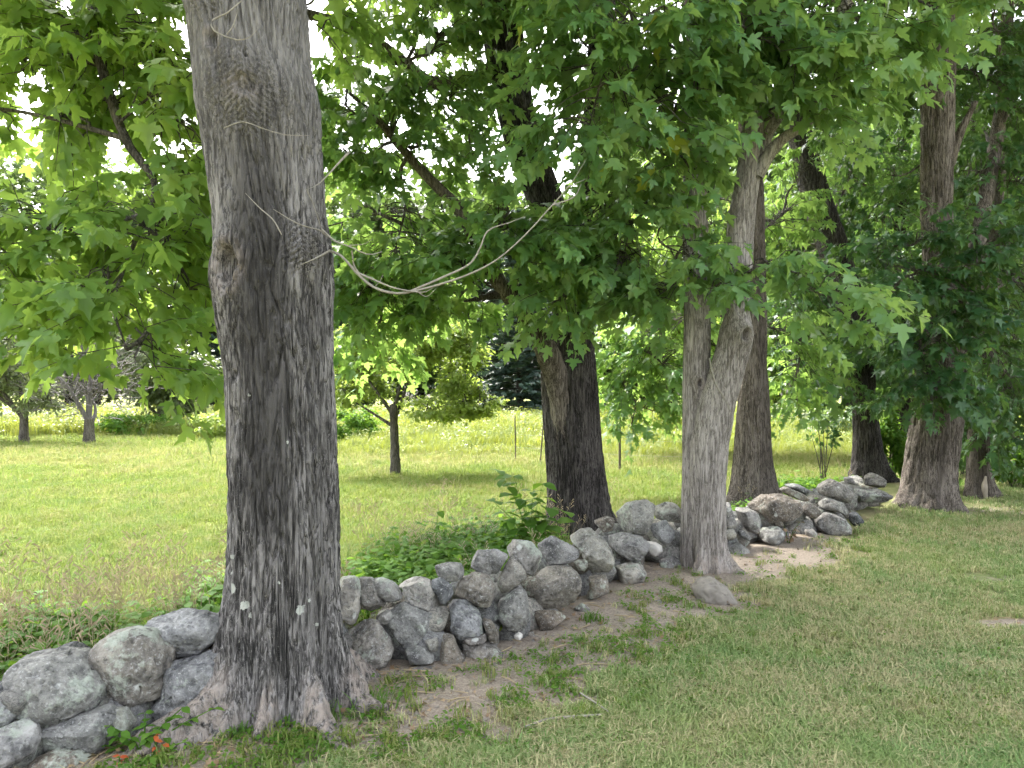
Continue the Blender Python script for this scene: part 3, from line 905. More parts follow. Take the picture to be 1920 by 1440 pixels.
link("dead_twig", mb.mesh("dead_twig", M['twig_pale']), t1)
mb = MB()
tube(mb, [P(420, 240, 3.40), P(455, 228, 3.36), P(490, 240, 3.36), P(535, 253, 3.38), P(580, 254, 3.45)], [0.0025, 0.0025, 0.002, 0.002, 0.001], 5, 9, 0.2, 7)
link("dead_twig", mb.mesh("dead_twig", M['twig_pale']), t1)
mb = MB()
tube(mb, [P(460, 362, 3.42), P(487, 390, 3.39), P(512, 412, 3.38), P(528, 440, 3.38)], [0.001, 0.0025, 0.003, 0.003], 4, 12)
tube(mb, [P(512, 392, 3.4), P(560, 420, 3.42), P(600, 432, 3.55), P(612, 445, 3.62)], [0.001, 0.003, 0.004, 0.004], 4, 12)
tube(mb, [P(565, 496, 3.42), P(590, 485, 3.45), P(618, 470, 3.66)], [0.001, 0.004, 0.007], 5, 12)
tube(mb, [P(575, 355, 3.45), P(600, 343, 3.6), P(640, 300, 3.68), P(655, 285, 3.7)], [0.001, 0.003, 0.0055, 0.007], 5, 7)
tube(mb, [P(575, 355, 3.45), P(590, 390, 3.5), P(606, 440, 3.6)], [0.002, 0.002, 0.002], 4, 10)
link("dead_twig", mb.mesh("dead_twig", M['twig_pale']), t1)

# --- the dark forked maple behind the wall
D2 = 8.0
t2 = tree_root(1078, D2, "dark-barked forked maple behind the wall with pale limb on its side")
trunk("trunk", [(1020, 1028, 1140), (950, 1028, 1136), (900, 1026, 1132), (800, 1019, 1124), (700, 1014, 1117), (650, 1026, 1113), (600, 1040, 1111), (520, 1035, 1098),
                (450, 1020, 1078), (380, 990, 1058), (330, 968, 1040), (280, 948, 1022), (200, 930, 1000), (100, 910, 985), (0, 900, 972)],
      D2, t2, M['bark_dark'], nth=150, dz=0.019, furrow=0.055, depth=0.030, seed=8, flares=[(-60, 30, 0.15, 0.25), (20, 25, 0.12, 0.2), (80, 30, 0.2, 0.25)],
      up=[(-0.25, 8.0, 7.0, 0.18), (-0.3, 8.0, 10, 0.06)], lump=0.03)
trunk("fork_stem", [(720, 1068, 1112), (640, 1072, 1112), (560, 1070, 1110), (450, 1078, 1112), (300, 1088, 1120), (150, 1098, 1128), (0, 1110, 1138)], D2 + 0.08, t2, M['bark_dark'],
      nth=80, dz=0.026, furrow=0.05, depth=0.02, seed=9, up=[(1.0, 8.3, 8.5, 0.05)], z0=1.6)
mb = MB()
tube(mb, [P(1070, 960, 7.94), P(1066, 870, 7.88), P(1058, 800, 7.84), P(1048, 728, 7.80), P(1028, 665, 7.68), P(1008, 625, 7.66), P(980, 585, 7.64), P(938, 533, 7.6), P(895, 455, 7.5), P(858, 390, 7.45), P(800, 330, 7.4), P(742, 265, 7.35), P(700, 215, 7.3), P(648, 168, 7.2)],
     [0.02, 0.10, 0.125, 0.13, 0.125, 0.11, 0.09, 0.085, 0.07, 0.06, 0.05, 0.04, 0.03, 0.015], 18, 120, 0.10, 3)
link("pale_limb", mb.mesh("pale_limb", M['bark_brown']), t2)
mb = MB()
tube(mb, [P(940, 120, 8.0), P(880, 150, 7.8), P(810, 155, 7.6), P(760, 120, 7.4), P(700, 75, 7.2), P(640, 45, 7.0), P(560, 20, 6.7), P(480, -20, 6.5)], [0.085, 0.075, 0.065, 0.06, 0.055, 0.05, 0.04, 0.02], 14, 70, 0.1, 5)
link("pale_limb", mb.mesh("pale_limb", M['bark_brown']), t2)
mb = MB()
tube(mb, [P(1005, 520, 7.6), P(965, 545, 7.6), P(920, 555, 7.6), P(870, 565, 7.6)], [0.05, 0.045, 0.04, 0.01], 8, 20, 0.1, 2)
link("dark_limb", mb.mesh("dark_limb", M['bark_dark']), t2)
mb = MB()
tube(mb, [P(995, 240, 7.5), P(975, 170, 7.4), P(955, 90, 7.3), P(945, 0, 7.3), P(942, -60, 7.3)], [0.03, 0.035, 0.035, 0.035, 0.03], 8, 24, 0.1, 2)
link("dark_limb", mb.mesh("dark_limb", M['bark_dark']), t2)
a2 = [P(742, 265, 7.35), P(938, 533, 7.6), P(1050, 480, 8.0), P(760, 120, 7.4), P(930, 60, 8.0), P(980, 300, 7.9), (-0.2, 8.0, 7.2)]
maple(t2, a2, [
    (700, 215, 120, 70, 7.2, 0, 0.9), (660, 290, 75, 60, 7.0, 0, 0.7), (760, 300, 90, 50, 7.4, 0, 0.6), (745, 455, 140, 70, 7.6, 1, 1.0),
    (690, 535, 90, 80, 7.8, 1, 1.0), (850, 490, 110, 55, 7.2, 1, 0.8), (820, 75, 110, 70, 7.4, 3, 0.8), (840, 190, 90, 45, 7.5, 3, 0.7),
    (905, 240, 60, 40, 7.3, 5, 0.4), (940, 430, 90, 55, 7.0, 2, 1.0), (1050, 470, 110, 80, 6.9, 2, 1.0), (1050, 560, 50, 55, 7.0, 2, 0.9), (630, 420, 40, 60, 7.6, 0, 0.5),
    (820, -10, 80, 35, 7.3, 3, 0.9), (930, 0, 70, 40, 7.4, 4, 0.9), (1040, 0, 70, 40, 7.4, 4, 0.9),
    (700, 330, 70, 40, 7.2, 0, 0.55), (650, 200, 45, 60, 7.0, 0, 0.6), (830, 280, 50, 35, 7.4, 0, 0.5), (930, 390, 60, 35, 7.2, 5, 0.6), (720, 400, 110, 35, 7.8, 1, 0.7), (740, 30, 60, 25, 7.4, 3, 0.4),
    (700, 640, 70, 45, 8.4, 1, 0.7), (860, 560, 70, 40, 8.0, 1, 0.8), (660, 110, 60, 30, 7.0, 3, 0.4), (760, 190, 80, 50, 7.4, 0, 0.6), (900, 330, 60, 40, 7.3, 5, 0.35), (620, 520, 30, 60, 7.8, 1, 0.8),
    (780, 570, 120, 50, 8.2, 1, 0.8), (1130, 120, 80, 90, 7.6, 4, 0.8), (620, 140, 40, 30, 6.8, 3, 0.3),
], ((0.3, 8.2, 9.6), (4.6, 4.2, 3.6), 650), M['leaf_b'], 22, leaf=0.135, cover=6.2, limb_r=0.03)

# --- the pale double-stemmed maple in front of the wall
D3 = 6.6
t3 = tree_root(1330, D3, "pale twin-stemmed maple in front of the wall with small round knot holes")
trunk("trunk", [(1090, 1302, 1362), (1000, 1299, 1360), (900, 1294, 1360), (830, 1296, 1366), (760, 1308, 1378), (700, 1328, 1394), (650, 1344, 1408), (620, 1350, 1408), (580, 1362, 1404), (520, 1363, 1408),
                (450, 1362, 1412), (400, 1366, 1415), (330, 1382, 1424), (250, 1392, 1430), (150, 1402, 1440), (50, 1410, 1448), (0, 1412, 1450)],
      D3, t3, M['bark_pale'], nth=150, dz=0.014, furrow=0.030, depth=0.009, seed=14, bare_h=0.12, stretch=0.12,
      flares=[(-45, 20, 0.10, 0.12), (5, 12, 0.05, 0.10), (55, 20, 0.13, 0.10), (100, 20, 0.10, 0.12)], knots=[(1388, 630, 0.075, 0.03, 0.12, 'hole')],
      up=[(2.3, 6.6, 5.8, 0.09), (2.4, 6.6, 8.5, 0.03)], lump=0.03)
trunk("second_stem", [(1030, 1276, 1318), (900, 1279, 1322), (800, 1280, 1327), (700, 1281, 1330), (600, 1283, 1332), (400, 1280, 1326), (200, 1284, 1324), (0, 1288, 1322)],
      D3 + 0.13, t3, M['bark_pale'], nth=110, dz=0.018, furrow=0.03, depth=0.009, seed=15, bare_h=0.05, stretch=0.12,
      knots=[(1306, 719, 0.05, 0.02, 0.09, 'hole')], up=[(1.6, 6.9, 6.2, 0.08), (1.5, 7.0, 8.5, 0.03)])
mb = MB()
tube(mb, [P(1420, 330, 6.55), P(1445, 285, 6.5), P(1475, 255, 6.45), P(1510, 235, 6.4), P(1560, 190, 6.3)], [0.06, 0.055, 0.045, 0.035, 0.01], 10, 24, 0.1, 1)
link("forked_limb", mb.mesh("forked_limb", M['bark_pale']), t3)
mb = MB()
tube(mb, [P(1418, 320, 6.65), P(1438, 250, 6.7), P(1460, 180, 6.8), P(1478, 100, 6.9), P(1490, 0, 7.0)], [0.06, 0.06, 0.055, 0.05, 0.04], 10, 24, 0.1, 2)
link("forked_limb", mb.mesh("forked_limb", M['bark_pale']), t3)
mb = MB()
tube(mb, [P(1440, 250, 6.6), P(1500, 150, 6.4), P(1580, 20, 6.2), P(1620, -40, 6.1)], [0.05, 0.05, 0.05, 0.04], 8, 24, 0.1, 2)
link("forked_limb", mb.mesh("forked_limb", M['bark_pale']), t3)
mb = MB()
tube(mb, [P(1330, 672, 6.46), P(1336, 700, 6.40), P(1345, 725, 6.37), P(1360, 750, 6.37), P(1373, 778, 6.40)], [0.006, 0.009, 0.009, 0.008, 0.003], 6, 24, 0.1, 1)
link("hanging_twig", mb.mesh("hanging_twig", M['twig_pale']), t3)
a3 = [P(1395, 400, 6.5), P(1300, 350, 6.8), P(1425, 230, 6.6), P(1305, 120, 6.8), P(1580, 20, 6.2), P(1385, 520, 6.5), (2.0, 6.7, 6.4)]
maple(t3, a3, [
    (1120, 55, 130, 60, 5.8, 3, 0.9), (1250, 60, 110, 60, 5.7, 3, 0.9), (1110, 215, 100, 75, 5.8, 3, 0.9), (1225, 190, 100, 80, 5.9, 3, 0.75), (1160, 300, 60, 45, 6.2, 1, 0.5),
    (1370, 50, 110, 65, 5.9, 2, 1.0), (1310, 170, 60, 45, 6.0, 2, 0.5), (1480, 80, 110, 75, 6.0, 2, 1.0), (1530, 190, 75, 60, 6.1, 2, 0.7),
    (1150, -15, 110, 35, 6.0, 3, 0.9), (1340, -15, 110, 35, 6.0, 2, 0.9), (1530, -15, 100, 35, 6.1, 4, 0.9), (1700, -10, 90, 35, 6.2, 4, 0.8),
    (1180, 130, 120, 70, 6.2, 3, 0.7), (1070, 130, 40, 60, 6.0, 3, 0.5), (1260, 300, 80, 50, 6.2, 1, 0.6), (1560, 50, 80, 60, 6.2, 4, 0.8), (1110, 400, 60, 60, 7.0, 1, 0.8),
     (1330, 300, 40, 40, 6.3, 1, 0.4),
    (1210, 400, 95, 60, 6.7, 1, 0.9), (1170, 480, 110, 70, 6.9, 1, 1.1), (1290, 480, 75, 50, 6.5, 1, 0.9), (1240, 550, 80, 40, 6.8, 1, 0.8),
    (1480, 510, 85, 36, 5.9, 5, 0.9), (1560, 560, 65, 32, 5.7, 5, 0.9), (1330, 550, 35, 25, 6.2, 5, 0.7), (1440, 490, 35, 30, 6.2, 0, 0.6),
    (1640, 90, 90, 60, 6.4, 4, 0.7), (1740, 60, 80, 50, 6.3, 4, 0.6), (1600, 200, 50, 40, 6.5, 4, 0.4),
], ((2.3, 7.4, 8.6), (4.2, 3.8, 3.2), 600), M['leaf_b'], 23, leaf=0.135, cover=6.2, limb_r=0.022, yellow=0.02)

# --- the brown maple just behind the wall, half hidden by the twin stems
D4 = 10.0
t4 = tree_root(1410, D4, "brown maple partly hidden behind the pale twin stems, just behind the wall")
trunk("trunk", [(960, 1362, 1456), (920, 1370, 1448), (850, 1377, 1444), (780, 1382, 1442), (700, 1390, 1438), (600, 1394, 1436), (400, 1392, 1432), (200, 1385, 1425), (0, 1380, 1418)],
      D4, t4, M['bark_brown'], nth=110, dz=0.026, furrow=0.06, depth=0.028, seed=31, flares=[(-60, 30, 0.15, 0.25), (70, 30, 0.3, 0.2), (20, 20, 0.15, 0.2)],
      up=[(3.1, 10, 8.5, 0.14), (3.1, 10, 11, 0.05)], stain=[(30, 30, -0.3, 6, 0.5)])
a4 = [P(1400, 480, 10), P(1405, 600, 10), P(1400, 300, 10), (3.1, 10, 8.5)]
maple(t4, a4, [
    (1195, 640, 70, 60, 11.0, 1, 1.2), (1170, 720, 55, 60, 11.2, 1, 1.2), (1250, 690, 50, 80, 10.9, 1, 1.2), (1185, 790, 35, 30, 10.8, 1, 0.7), (1225, 770, 45, 30, 11.0, 1, 0.9),
    (1250, 590, 80, 50, 11.3, 1, 1.1), (1500, 640, 70, 70, 10.6, 1, 1.2), (1490, 720, 55, 40, 10.8, 1, 0.9), (1470, 400, 60, 70, 11.5, 0, 0.8),
    (1330, 420, 50, 60, 11.5, 0, 0.8), (1500, 330, 50, 70, 12.0, 2, 0.6), (1320, 250, 80, 80, 11.5, 2, 0.6),
], ((3.2, 10.5, 11), (4.5, 4.5, 3.6), 700), M['leaf_b'], 24, leaf=0.14, cover=4.8, shape='maple_lo', limb_r=0.03)

# --- the black leaning maple farther back
D5 = 13.4
t5 = tree_root(1628, D5, "slim black-barked maple leaning left beyond the far end of the wall")
trunk("trunk", [(905, 1596, 1660), (860, 1600, 1652), (800, 1601, 1646), (700, 1598, 1639), (640, 1590, 1634), (560, 1568, 1618), (480, 1540, 1594), (430, 1522, 1578), (380, 1506, 1560), (300, 1488, 1536), (200, 1466, 1508), (0, 1430, 1466)],
      D5, t5, M['bark_dark'], nth=90, dz=0.03, furrow=0.06, depth=0.025, seed=41, flares=[(-60, 35, 0.15, 0.3), (60, 35, 0.2, 0.3)], up=[(4.4, 13.4, 11.5, 0.1)])
a5 = [P(1610, 600, D5), P(1550, 430, D5), P(1490, 250, D5), (4.4, 13.4, 11)]
maple(t5, a5, [
    (1560, 660, 90, 70, 13.2, 0, 1.1), (1650, 650, 80, 60, 13.0, 0, 1.1), (1580, 740, 50, 35, 12.8, 0, 0.7), (1600, 320, 90, 80, 14.0, 1, 0.7),
    (1680, 420, 60, 60, 14.2, 1, 0.7), (1480, 560, 60, 60, 14.0, 1, 1.0), (1680, 280, 60, 80, 14.0, 2, 0.8), (1440, 430, 50, 60, 14.4, 1, 0.7), (1560, 500, 90, 50, 14, 0, 1.0),
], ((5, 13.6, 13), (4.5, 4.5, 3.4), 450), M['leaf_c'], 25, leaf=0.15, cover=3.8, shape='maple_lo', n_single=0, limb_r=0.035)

# --- the stout brown maple at the end of the wall
D6 = 10.5
t6 = tree_root(1738, D6, "stout brown furrowed maple at the end of the wall on the lawn")
trunk("trunk", [(975, 1684, 1792), (940, 1692, 1786), (880, 1698, 1788), (800, 1710, 1798), (740, 1718, 1806), (690, 1724, 1800), (630, 1734, 1794), (560, 1736, 1790), (400, 1730, 1782), (200, 1730, 1786), (100, 1732, 1788), (0, 1736, 1790)],
      D6, t6, M['bark_brown'], nth=130, dz=0.022, furrow=0.065, depth=0.035, seed=51, flares=[(-70, 25, 0.25, 0.2), (-20, 18, 0.15, 0.2), (30, 18, 0.15, 0.2), (85, 25, 0.08, 0.2)],
      up=[(6.1, 10.5, 9, 0.15), (6.1, 10.5, 12, 0.05)], stain=[(-12, 8, -0.3, 2.2, 0.6)])
mb = MB()
tube(mb, [P(1760, 770, 10.45), P(1782, 690, 10.42), P(1806, 600, 10.4), P(1825, 500, 10.5), P(1850, 360, 10.7), P(1872, 240, 10.9), P(1890, 100, 11)], [0.10, 0.115, 0.11, 0.11, 0.10, 0.09, 0.08], 14, 60, 0.12, 1)
link("side_stem", mb.mesh("side_stem", M['bark_brown']), t6)
mb = MB()
tube(mb, [P(1780, 310, 10.5), P(1800, 250, 10.4), P(1830, 190, 10.3)], [0.07, 0.06, 0.03], 8, 16, 0.1, 2)
link("limb", mb.mesh("limb", M['bark_brown']), t6)
a6 = [P(1760, 560, D6), P(1815, 580, 10.4), P(1755, 300, D6), P(1850, 360, 10.7), P(1755, 120, D6), (6.1, 10.5, 9)]
maple(t6, a6, [
    (1640, 470, 90, 36, 9.9, 0, 1.0), (1700, 525, 75, 34, 9.6, 0, 1.0), (1660, 590, 60, 40, 10.2, 0, 0.9), (1830, 440, 75, 45, 9.6, 1, 1.0), (1900, 470, 60, 40, 9.4, 1, 1.0),
    (1790, 600, 70, 30, 9.7, 1, 0.9), (1720, 640, 75, 36, 9.9, 0, 1.0), (1750, 715, 75, 42, 9.7, 1, 1.6), (1690, 735, 40, 30, 10.2, 0, 1.0), (1770, 520, 60, 50, 9.5, 1, 1.0), (1740, 430, 60, 40, 9.6, 0, 0.7), (1760, 640, 60, 40, 9.6, 1, 1.2), (1820, 560, 60, 40, 9.5, 1, 1.0), (1870, 610, 70, 50, 10.2, 1, 1.0),
    (1890, 700, 60, 60, 10.6, 1, 1.1), (1860, 760, 60, 50, 10.8, 1, 1.1), (1900, 820, 40, 40, 10.9, 1, 0.8), (1820, 320, 60, 50, 10.8, 3, 0.9), (1900, 340, 60, 70, 10.8, 3, 1.0),
    (1700, 180, 60, 60, 10.8, 4, 0.8), (1830, 130, 80, 60, 10.6, 4, 0.9), (1900, 200, 50, 80, 10.8, 3, 1.0), (1680, 330, 50, 50, 11, 2, 0.7), (1900, 60, 60, 60, 10.6, 4, 0.9), (1680, 60, 60, 60, 10.8, 4, 0.8),
    (1720, -5, 80, 40, 10.6, 4, 1.0), (1850, -5, 80, 40, 10.6, 4, 1.0), (1640, 0, 60, 60, 11, 4, 0.8), (1600, 250, 50, 60, 10.9, 2, 0.7),
    (1980, 500, 60, 200, 10.5, 1, 0.8), (1980, 750, 60, 80, 11, 1, 0.9),
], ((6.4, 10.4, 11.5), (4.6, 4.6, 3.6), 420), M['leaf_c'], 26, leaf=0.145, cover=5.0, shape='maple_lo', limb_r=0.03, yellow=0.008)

# --- slim trunk at the right, behind
D7 = 11.6
t7 = tree_root(1833, D7, "slim dark trunk with pale split bark beside the stout brown maple")
trunk("trunk", [(955, 1812, 1858), (900, 1814, 1854), (800, 1818, 1852), (700, 1828, 1858), (500, 1845, 1872), (300, 1862, 1886), (0, 1880, 1900)],
      D7, t7, M['bark_brown'], nth=60, dz=0.035, furrow=0.05, depth=0.02, seed=61, flares=[(-60, 35, 0.12, 0.2), (60, 35, 0.12, 0.2)], up=[(8, 11.6, 10, 0.04)], stain=[(-30, 40, -0.3, 8, 0.6)])
mb = MB()
tube(mb, [P(1848, 940, 11.42), P(1846, 915, 11.40), P(1848, 893, 11.42)], [0.03, 0.05, 0.015], 7, 10, 0.2, 1)
link("bare_wood", mb.mesh("bare_wood", M['wood_bare']), t7)
a7 = [P(1850, 620, D7), P(1865, 300, D7), (8, 11.6, 9.5)]
maple(t7, a7, [(1870, 540, 60, 50, 12.2, 0, 1.0), (1800, 680, 50, 50, 12.4, 0, 1.0), (1840, 830, 50, 36, 12.4, 0, 1.0), (1790, 400, 50, 60, 12.6, 1, 0.9), (1870, 400, 60, 60, 12.6, 1, 1.0), (1830, 220, 60, 70, 12.8, 1, 1.0)],
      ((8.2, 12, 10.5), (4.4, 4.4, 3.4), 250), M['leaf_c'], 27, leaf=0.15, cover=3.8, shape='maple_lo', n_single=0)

# --- further maples of the row, out at the right edge and beyond it; their boughs close the picture there
def back_maple(x, d, r, label, blobs, seed, upper, mat='leaf_c'):
    blobs = [b[:6] + (b[6] * 1.25,) for b in blobs]
    t = tree_root(x, d, label)
    X = (x - 960) / F * d
    trunk("trunk", [(HOR + EYE * F / d, x - r * F / d, x + r * F / d), (400, x - r * 0.8 * F / d, x + r * 0.8 * F / d)], d, t, M['bark_dark'], nth=44, dz=0.06, furrow=0.06, depth=0.02, seed=seed, up=[(X, d, 9.5, 0.06)])
    a = [P(x, 560, d), P(x, 330, d), (X, d, 9)]
    maple(t, a, blobs, upper, M[mat], seed, leaf=0.17, cover=3.8, n_single=0, shape='maple_lo')
back_maple(1960, 14.5, 0.2, "maple at the right edge of the picture, only its hanging boughs showing",
           [(1890, 300, 110, 110, 14.5, 1, 1.1), (1890, 520, 110, 90, 14.5, 0, 1.1), (1880, 690, 90, 70, 14.5, 0, 1.1), (1780, 180, 110, 110, 15, 1, 1.0), (1780, 480, 90, 80, 15, 0, 1.1), (1900, 90, 90, 90, 14, 1, 1.1), (1850, 800, 70, 45, 14, 0, 1.0)],
           71, ((10.5, 14.5, 9), (4, 4, 4), 250))
back_maple(1690, 18.5, 0.22, "maple in the gap between the black leaning maple and the stout brown one, far back",
           [(1620, 330, 110, 110, 18.5, 1, 1.0), (1500, 420, 90, 90, 19, 1, 1.0), (1560, 660, 90, 60, 18.5, 0, 1.2), (1560, 560, 110, 70, 18.5, 0, 1.1), (1690, 570, 100, 80, 18.5, 0, 1.2), (1790, 640, 90, 80, 18, 0, 1.2), (1700, 690, 90, 60, 18, 0, 1.1), (1650, 430, 110, 70, 18.5, 1, 0.7), (1560, 330, 90, 90, 19, 1, 0.6), (1800, 300, 100, 120, 18, 1, 1.0), (1780, 800, 70, 40, 17.5, 0, 1.0), (1480, 600, 70, 80, 19, 0, 1.0), (1700, 120, 90, 110, 18, 1, 0.8)],
           72, None)
back_maple(1330, 19.5, 0.2, "maple standing far behind the pale twin stems with low green boughs",
           [(1240, 640, 90, 80, 19.5, 0, 1.1), (1330, 620, 90, 90, 19.5, 0, 1.0), (1420, 640, 80, 70, 19.5, 0, 1.0), (1200, 560, 80, 70, 19.5, 0, 0.9), (1480, 700, 60, 50, 19.5, 0, 0.9), (1330, 480, 100, 80, 19.5, 1, 0.8), (1400, 400, 90, 80, 19.5, 1, 0.6), (1220, 440, 80, 60, 19.5, 1, 0.5)],
           73, None, 'leaf_a')

# ================================================================== THE DRY STONE WALL
def ico(sub):
    import bmesh
    bm = bmesh.new()
    bmesh.ops.create_icosphere(bm, subdivisions=sub, radius=1)
    v = np.array([x.co[:] for x in bm.verts])
    f = np.array([[q.index for q in p.verts] for p in bm.faces])
    bm.free()
    return v, f
ICO = {4: ico(4), 5: ico(5), 3: ico(3), 2: ico(2)}

def stone_mesh(name, poly, depth, seed, sub=4, mat=None, planes=7):
    """boulder whose outline across is the polygon (metres, x across, z up), with its own depth, facets and pitting"""
    r = np.random.default_rng(seed)
    v, f = ICO[sub]
    ang = np.arctan2(poly[:, 1], poly[:, 0])
    rad = np.hypot(poly[:, 0], poly[:, 1])
    o = np.argsort(ang)
    ang, rad = ang[o], rad[o]
    dense = np.linspace(-np.pi, np.pi, 180, endpoint=False)
    # straight polygon edges sampled in polar form, then lightly rounded
    px = np.concatenate([rad * np.cos(ang), [rad[0] * math.cos(ang[0])]])
    pz = np.concatenate([rad * np.sin(ang), [rad[0] * math.sin(ang[0])]])
    seg = np.linspace(0, 1, 24, endpoint=False)
    ex = np.concatenate([px[i] + (px[i+1] - px[i]) * seg for i in range(len(ang))])
    ez = np.concatenate([pz[i] + (pz[i+1] - pz[i]) * seg for i in range(len(ang))])
    ea = np.arctan2(ez, ex); er = np.hypot(ex, ez)
    oo = np.argsort(ea)
    rho = np.interp(dense, ea[oo], er[oo], period=2 * np.pi)
    ker = np.hanning(11); ker /= ker.sum()
    rho = np.convolve(np.concatenate([rho[-20:], rho, rho[:20]]), ker, 'same')[20:-20]
    a = np.arctan2(v[:, 2], v[:, 0])
    rv = np.interp(a, dense, rho, period=2 * np.pi)
    # squarish cross-section: fuller shoulders than an ellipsoid
    pr = np.hypot(v[:, 0], v[:, 2])
    full = np.power(np.clip(pr, 1e-6, 1), 0.72)
    X = np.cos(a) * rv * full
    Zc = np.sin(a) * rv * full
    Yc = np.sign(v[:, 1]) * np.power(np.abs(v[:, 1]), 0.8) * depth
    p = np.column_stack([X, Yc, Zc])
    s = rad.mean()
    # a few broken planes on the front
    for k in range(planes):
        nrm = r.normal(0, 1, 3); nrm[1] = -abs(nrm[1]) * 0.9
        nrm /= np.linalg.norm(nrm)
        h = (p @ nrm)
        lim = np.percentile(h, 100) * r.uniform(0.64, 0.92)
        over = np.clip(h - lim, 0, None)
        p = p - over[:, None] * nrm * 0.93
    nz = fbm(p / s * 1.7 + seed * 3.1, 3, seed) - 0.5
    n2 = fbm(p / s * 6 + seed, 2, seed + 2) - 0.5
    nn = p / (np.linalg.norm(p, axis=1)[:, None] + 1e-9)
    n3 = np.abs(fbm(p / s * 3.3 + seed * 2, 2, seed + 6) - 0.5)
    p = p + nn * (s * (0.13 * nz + 0.07 * n2 - 0.10 * np.exp(-(n3 / 0.02) ** 2)))[:, None]
    return mesh_np(name, p, f, mat or M['stone'], True)

wall = thing("stone_wall", (0.0, 4.4, 0), "low dry stone wall of grey lichened fieldstones running between lawn and field", "wall")

def line_depth(x):
    """depth at which the view column x meets the wall's front foot line"""
    k = (x - 960) / F
    for (ax, ay), (bx, by) in zip(WL[:-1], WL[1:]):
        den = (bx - ax) - k * (by - ay)
        if abs(den) < 1e-9: continue
        t = (k * ay - ax) / den
        if 0 <= t <= 1: return ay + t * (by - ay)
    return 12.0

def add_stone(pts, seed, parent=wall, name="stone", off=0.0, sub=None, dep=None, planes=6):
    pts = np.array(pts, float)
    c = (pts.min(0) + pts.max(0)) / 2
    ymax = pts[:, 1].max()
    Y0 = line_depth(c[0])
    z0 = EYE - (c[1] - HOR) / F * Y0
    Y = Y0 + max(0, z0) * 0.55 + off
    Yg = EYE * F / (ymax - HOR) + 0.10
    Y = min(Y, Yg)
    poly = np.column_stack([(pts[:, 0] - c[0]) / F * Y, -(pts[:, 1] - c[1]) / F * Y]) * 0.98
    s = np.hypot(poly[:, 0], poly[:, 1]).mean()
    r = np.random.default_rng(seed)
    depth = dep or s * r.uniform(0.8, 1.05)
    ctr = P(c[0], c[1], Y + depth * 0.55)
    k = (Y + depth * 0.55) / Y
    size_px = np.ptp(pts[:, 0])
    me = stone_mesh("stone", poly * k, depth, seed, sub or (5 if size_px > 70 else 4), planes=planes)
    o = bpy.data.objects.new(name, me)
    col.objects.link(o)
    o.parent = parent
    if parent is not None:
        o.matrix_parent_inverse = Matrix.Translation(parent.location).inverted()
    o.location = ctr
    return o

